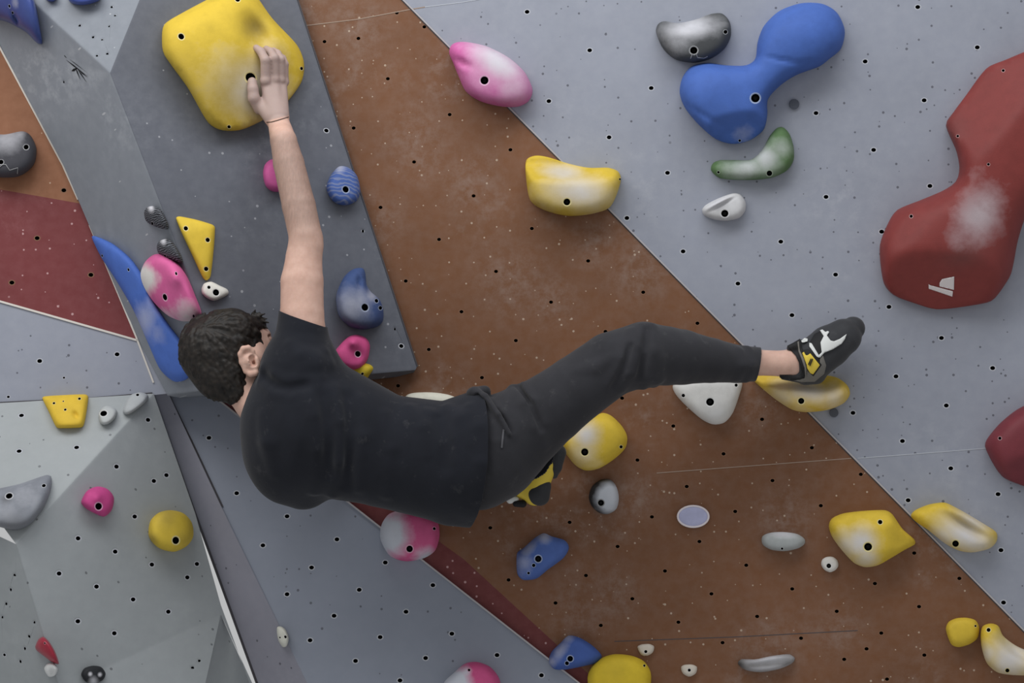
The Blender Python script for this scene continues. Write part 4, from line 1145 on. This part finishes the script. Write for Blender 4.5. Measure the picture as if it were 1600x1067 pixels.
# ---- hair
hp = R([(336, 549, 4.275, 57)], .02, 1.25) + R([(362, 520, 4.29, 39)], .02) + R([(346, 582, 4.262, 45)], .02, 1.2) + R([(368, 610, 4.252, 22)], .02)
hp += R([(392, 512, 4.32, 20), (404, 506, 4.34, 12)], .015)
hp += R([(394, 543, 4.262, 8), (397, 553, 4.256, 4)], .008)      # sideburn
hbase = list(hp)
rng = random.Random(3)
for i in range(210):                                            # locks lying along the skull
    x = rng.uniform(282, 398); y = rng.uniform(488, 628)
    if front(hbase, x, y) is None: continue
    ang = math.atan2(y - 512, x - 322) * .55 + rng.uniform(-.35, .35) + .25
    L = rng.uniform(22, 40); pts = []; sw = rng.uniform(-5, 5)
    for q in (0, .33, .66, 1):
        xx, yy = x + math.cos(ang) * L * q - math.sin(ang) * sw * math.sin(3.1 * q), y + math.sin(ang) * L * q + math.cos(ang) * sw * math.sin(3.1 * q)
        dd = front(hbase, xx, yy)
        if dd is None: break
        pts.append((xx, yy, dd + .0022 - .001 * math.sin(3.1 * q), (2.6 + 1.3 * math.sin(3.1 * q)) * (1 - .4 * q)))
    if len(pts) > 2: hp += R(pts, .003)
for i in range(34):                                             # short tufts breaking the outline
    a = rng.uniform(-2.9, -0.2)
    x = 338 + 55 * math.cos(a) + (12 if a > -1.4 else 0); y = 552 + 60 * math.sin(a)
    t0 = a + 1.05
    hp += R([(x - 4 * math.cos(a), y - 4 * math.sin(a), 4.275, 5), (x + 5 * math.cos(t0), y + 5 * math.sin(t0), 4.275 + rng.uniform(-.01, .02), 3), (x + 13 * math.cos(t0), y + 12 * math.sin(t0), 4.28, 1.4)], .008)
for x1, y1, dz in ((414, 490, .0), (417, 498, .006), (420, 504, .0), (412, 512, .008), (406, 488, .004), (418, 513, 0), (399, 484, .004)):
    hp += R([(393, 503, 4.33, 4.2), ((393 + x1) / 2, (503 + y1) / 2 - 3, 4.325 + dz, 2.9), (x1, y1, 4.32 + dz, 1.3)], .004)
# leave the ear, cheek and neck free
hp += R([(398, 567, 4.20, 18), (389, 561, 4.195, 17)], .006, op='s') + R([(400, 592, 4.215, 19)], .006, op='s')
hp += R([(412, 545, 4.26, 12), (414, 530, 4.27, 10)], .006, op='s')
hair = sdf_mesh('hair', hp, 0.0024, [M_hair], pers, (), None, 1)

# ---- shoes
M_rub = cloth_mat('black_rubber', (50, 51, 54), .2, .6)
M_blk = plain('black_webbing', (26, 26, 28), 0.7)
M_rand = plain('grey_rand', (112, 109, 104), 0.7)
M_sy = plain('shoe_yellow', (216, 190, 70), 0.6)
M_sw = plain('shoe_white', (206, 208, 206), 0.6)
SD = 4.435
sp = R([(1258, 575, SD - .012, 22), (1268, 563, SD - .012, 33), (1296, 541, SD, 33), (1318, 526, SD + .004, 28), (1333, 513, SD + .012, 18.5)], .02)
sp += R([(1258, 588, SD - .006, 13), (1276, 588, SD - .006, 12)], .015)
sp += R([(1224, 588.5, SD - .03, 5), (1248, 590, SD - .03, 8)], .012)
sp += R([(1234, 544, SD - .03, 5), (1250, 538, SD - .03, 8)], .012)
shoe = sdf_mesh('climbing_shoe', sp, 0.0026, [M_rub], pers)
shoe['label'] = 'black shoe with white fin and yellow strap, heel on the yellow hold'


def bvh_of(objs):
    vs, fs = [], []; dg = bpy.context.evaluated_depsgraph_get(); bpy.context.view_layer.update()
    for o in objs:
        b = len(vs); vs += [o.matrix_world @ v.co for v in o.data.vertices]; fs += [[b + i for i in p.vertices] for p in o.data.polygons]
    return BVHTree.FromPolygons(vs, fs)

SB = bvh_of([shoe])
SH = bvh_of([shoe, pers])


def sp_patch(nm, pts, mat, th=0.0016, b=None, sm=False):
    return patch(nm, b or SB, pts, th, mat, shoe, 12, SD - .05, 4, sm)

sp_patch('heel_rand', [(1257, 591), (1259, 578), (1255, 566), (1262, 560), (1281, 572), (1281, 560), (1286, 555), (1291, 571), (1288, 584), (1273, 596.5), (1252, 597), (1240, 594.5)], M_rand)
sp_patch('collar', [(1230, 540), (1240, 535), (1250, 529), (1252, 540), (1256, 556), (1258, 574), (1258, 588), (1250, 593), (1236, 594), (1218, 590), (1218, 586), (1236, 586), (1250, 588), (1253, 582), (1250, 570), (1243, 555), (1234, 546)], M_blk, .002, SH)
sp_patch('collar_piping', [(1246, 534), (1248, 533), (1250, 548), (1256, 560), (1260, 574), (1260, 590), (1258, 590), (1257, 575), (1252, 560), (1247.5, 549)], M_rand, .0032)
sp_patch('tongue', [(1266, 533), (1272, 522), (1281, 517), (1287, 524), (1283, 535), (1285, 549), (1279, 555), (1272, 543)], M_blk, .0024)
sp_patch('white_fin', [(1281, 516), (1285, 514.5), (1289.5, 518.5), (1294, 516.8), (1295.6, 519), (1292, 524), (1298, 532), (1303, 533.2), (1312, 529.5), (1323, 521.7), (1320, 530), (1315, 537), (1301, 545.8), (1288, 551), (1281, 559), (1278, 556), (1284, 550.5), (1282, 535), (1287, 525)], M_sw, .003)
sp_patch('white_edge', [(1264.5, 535.5), (1268, 536), (1279.5, 555), (1280, 559), (1276, 557), (1264.5, 541)], M_sw, .0035)
sp_patch('toggle', [(1252, 532), (1257, 528), (1262, 529), (1262, 533), (1256, 535), (1253, 535)], M_sw, .004)
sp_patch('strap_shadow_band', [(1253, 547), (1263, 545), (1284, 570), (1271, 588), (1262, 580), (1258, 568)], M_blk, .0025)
strap = sp_patch('strap', [(1253.5, 551.5), (1256, 549.5), (1259, 555), (1262, 555), (1266, 552), (1281, 570.5), (1270.5, 585), (1266, 583), (1261.5, 576), (1260, 569)], M_sy, .0042)
sp_patch('strap_stripe', [(1269, 560), (1270.5, 561), (1266, 572), (1264.5, 571)], M_blk, .0062)
sp_patch('strap_stripe', [(1266.5, 560), (1268, 560.5), (1263.5, 570.5), (1262.2, 569.5)], M_blk, .0062)

# the left shoe, sole towards the camera
s2 = R([(868, 712, 4.475, 15), (850, 735, 4.47, 16), (838, 762, 4.475, 19), (836, 770, 4.48, 20)], .02) + R([(845, 738, 4.475, 14), (815, 764, 4.485, 14)], .02)
shoe2 = sdf_mesh('climbing_shoe', s2, 0.0026, [M_sy], pers)
shoe2['label'] = 'shoe tucked under the hips showing its yellow arch and black sole'


def part(nm, pr, mat, par):
    o = sdf_mesh(nm, pr, 0.0024, [mat], None); m = o.matrix_world.copy()
    o.parent = par; o.location = o.location - Vector(par.matrix_world.translation); return o
bpy.context.view_layer.update()
part('sole_rubber', R([(846, 764, 4.462, 14), (844, 775, 4.462, 15)], .01, 1.2) + R([(840, 770, 4.462, 16), (850, 757, 4.464, 10)], .012), M_rub, shoe2)
part('heel_rubber', R([(872, 707, 4.458, 13), (868, 730, 4.465, 10), (866, 742, 4.474, 6)], .012), M_rub, shoe2)
part('strap', R([(797, 781, 4.475, 6), (806, 780, 4.475, 5)], .01), M_sw, shoe2)
part('strap_end', R([(806, 787, 4.47, 5), (817, 787, 4.47, 6)], .01), M_blk, shoe2)

PBV = bvh_of([pers])
polyline_patch('wrist_cord', PBV, [(416, 191), (424, 190.5), (433, 188), (443, 185), (451.5, 182.5)], 1.5, plain('dark_cord', (92, 74, 66), 0.8), pers, 0.0012)
TB = bvh_of([trousers])
polyline_patch('pocket_zip', TB, [(787, 671), (786, 680), (785, 690), (784, 700)], 3.0, plain('grey_zip', (84, 84, 88), 0.6), trousers, 0.0012)
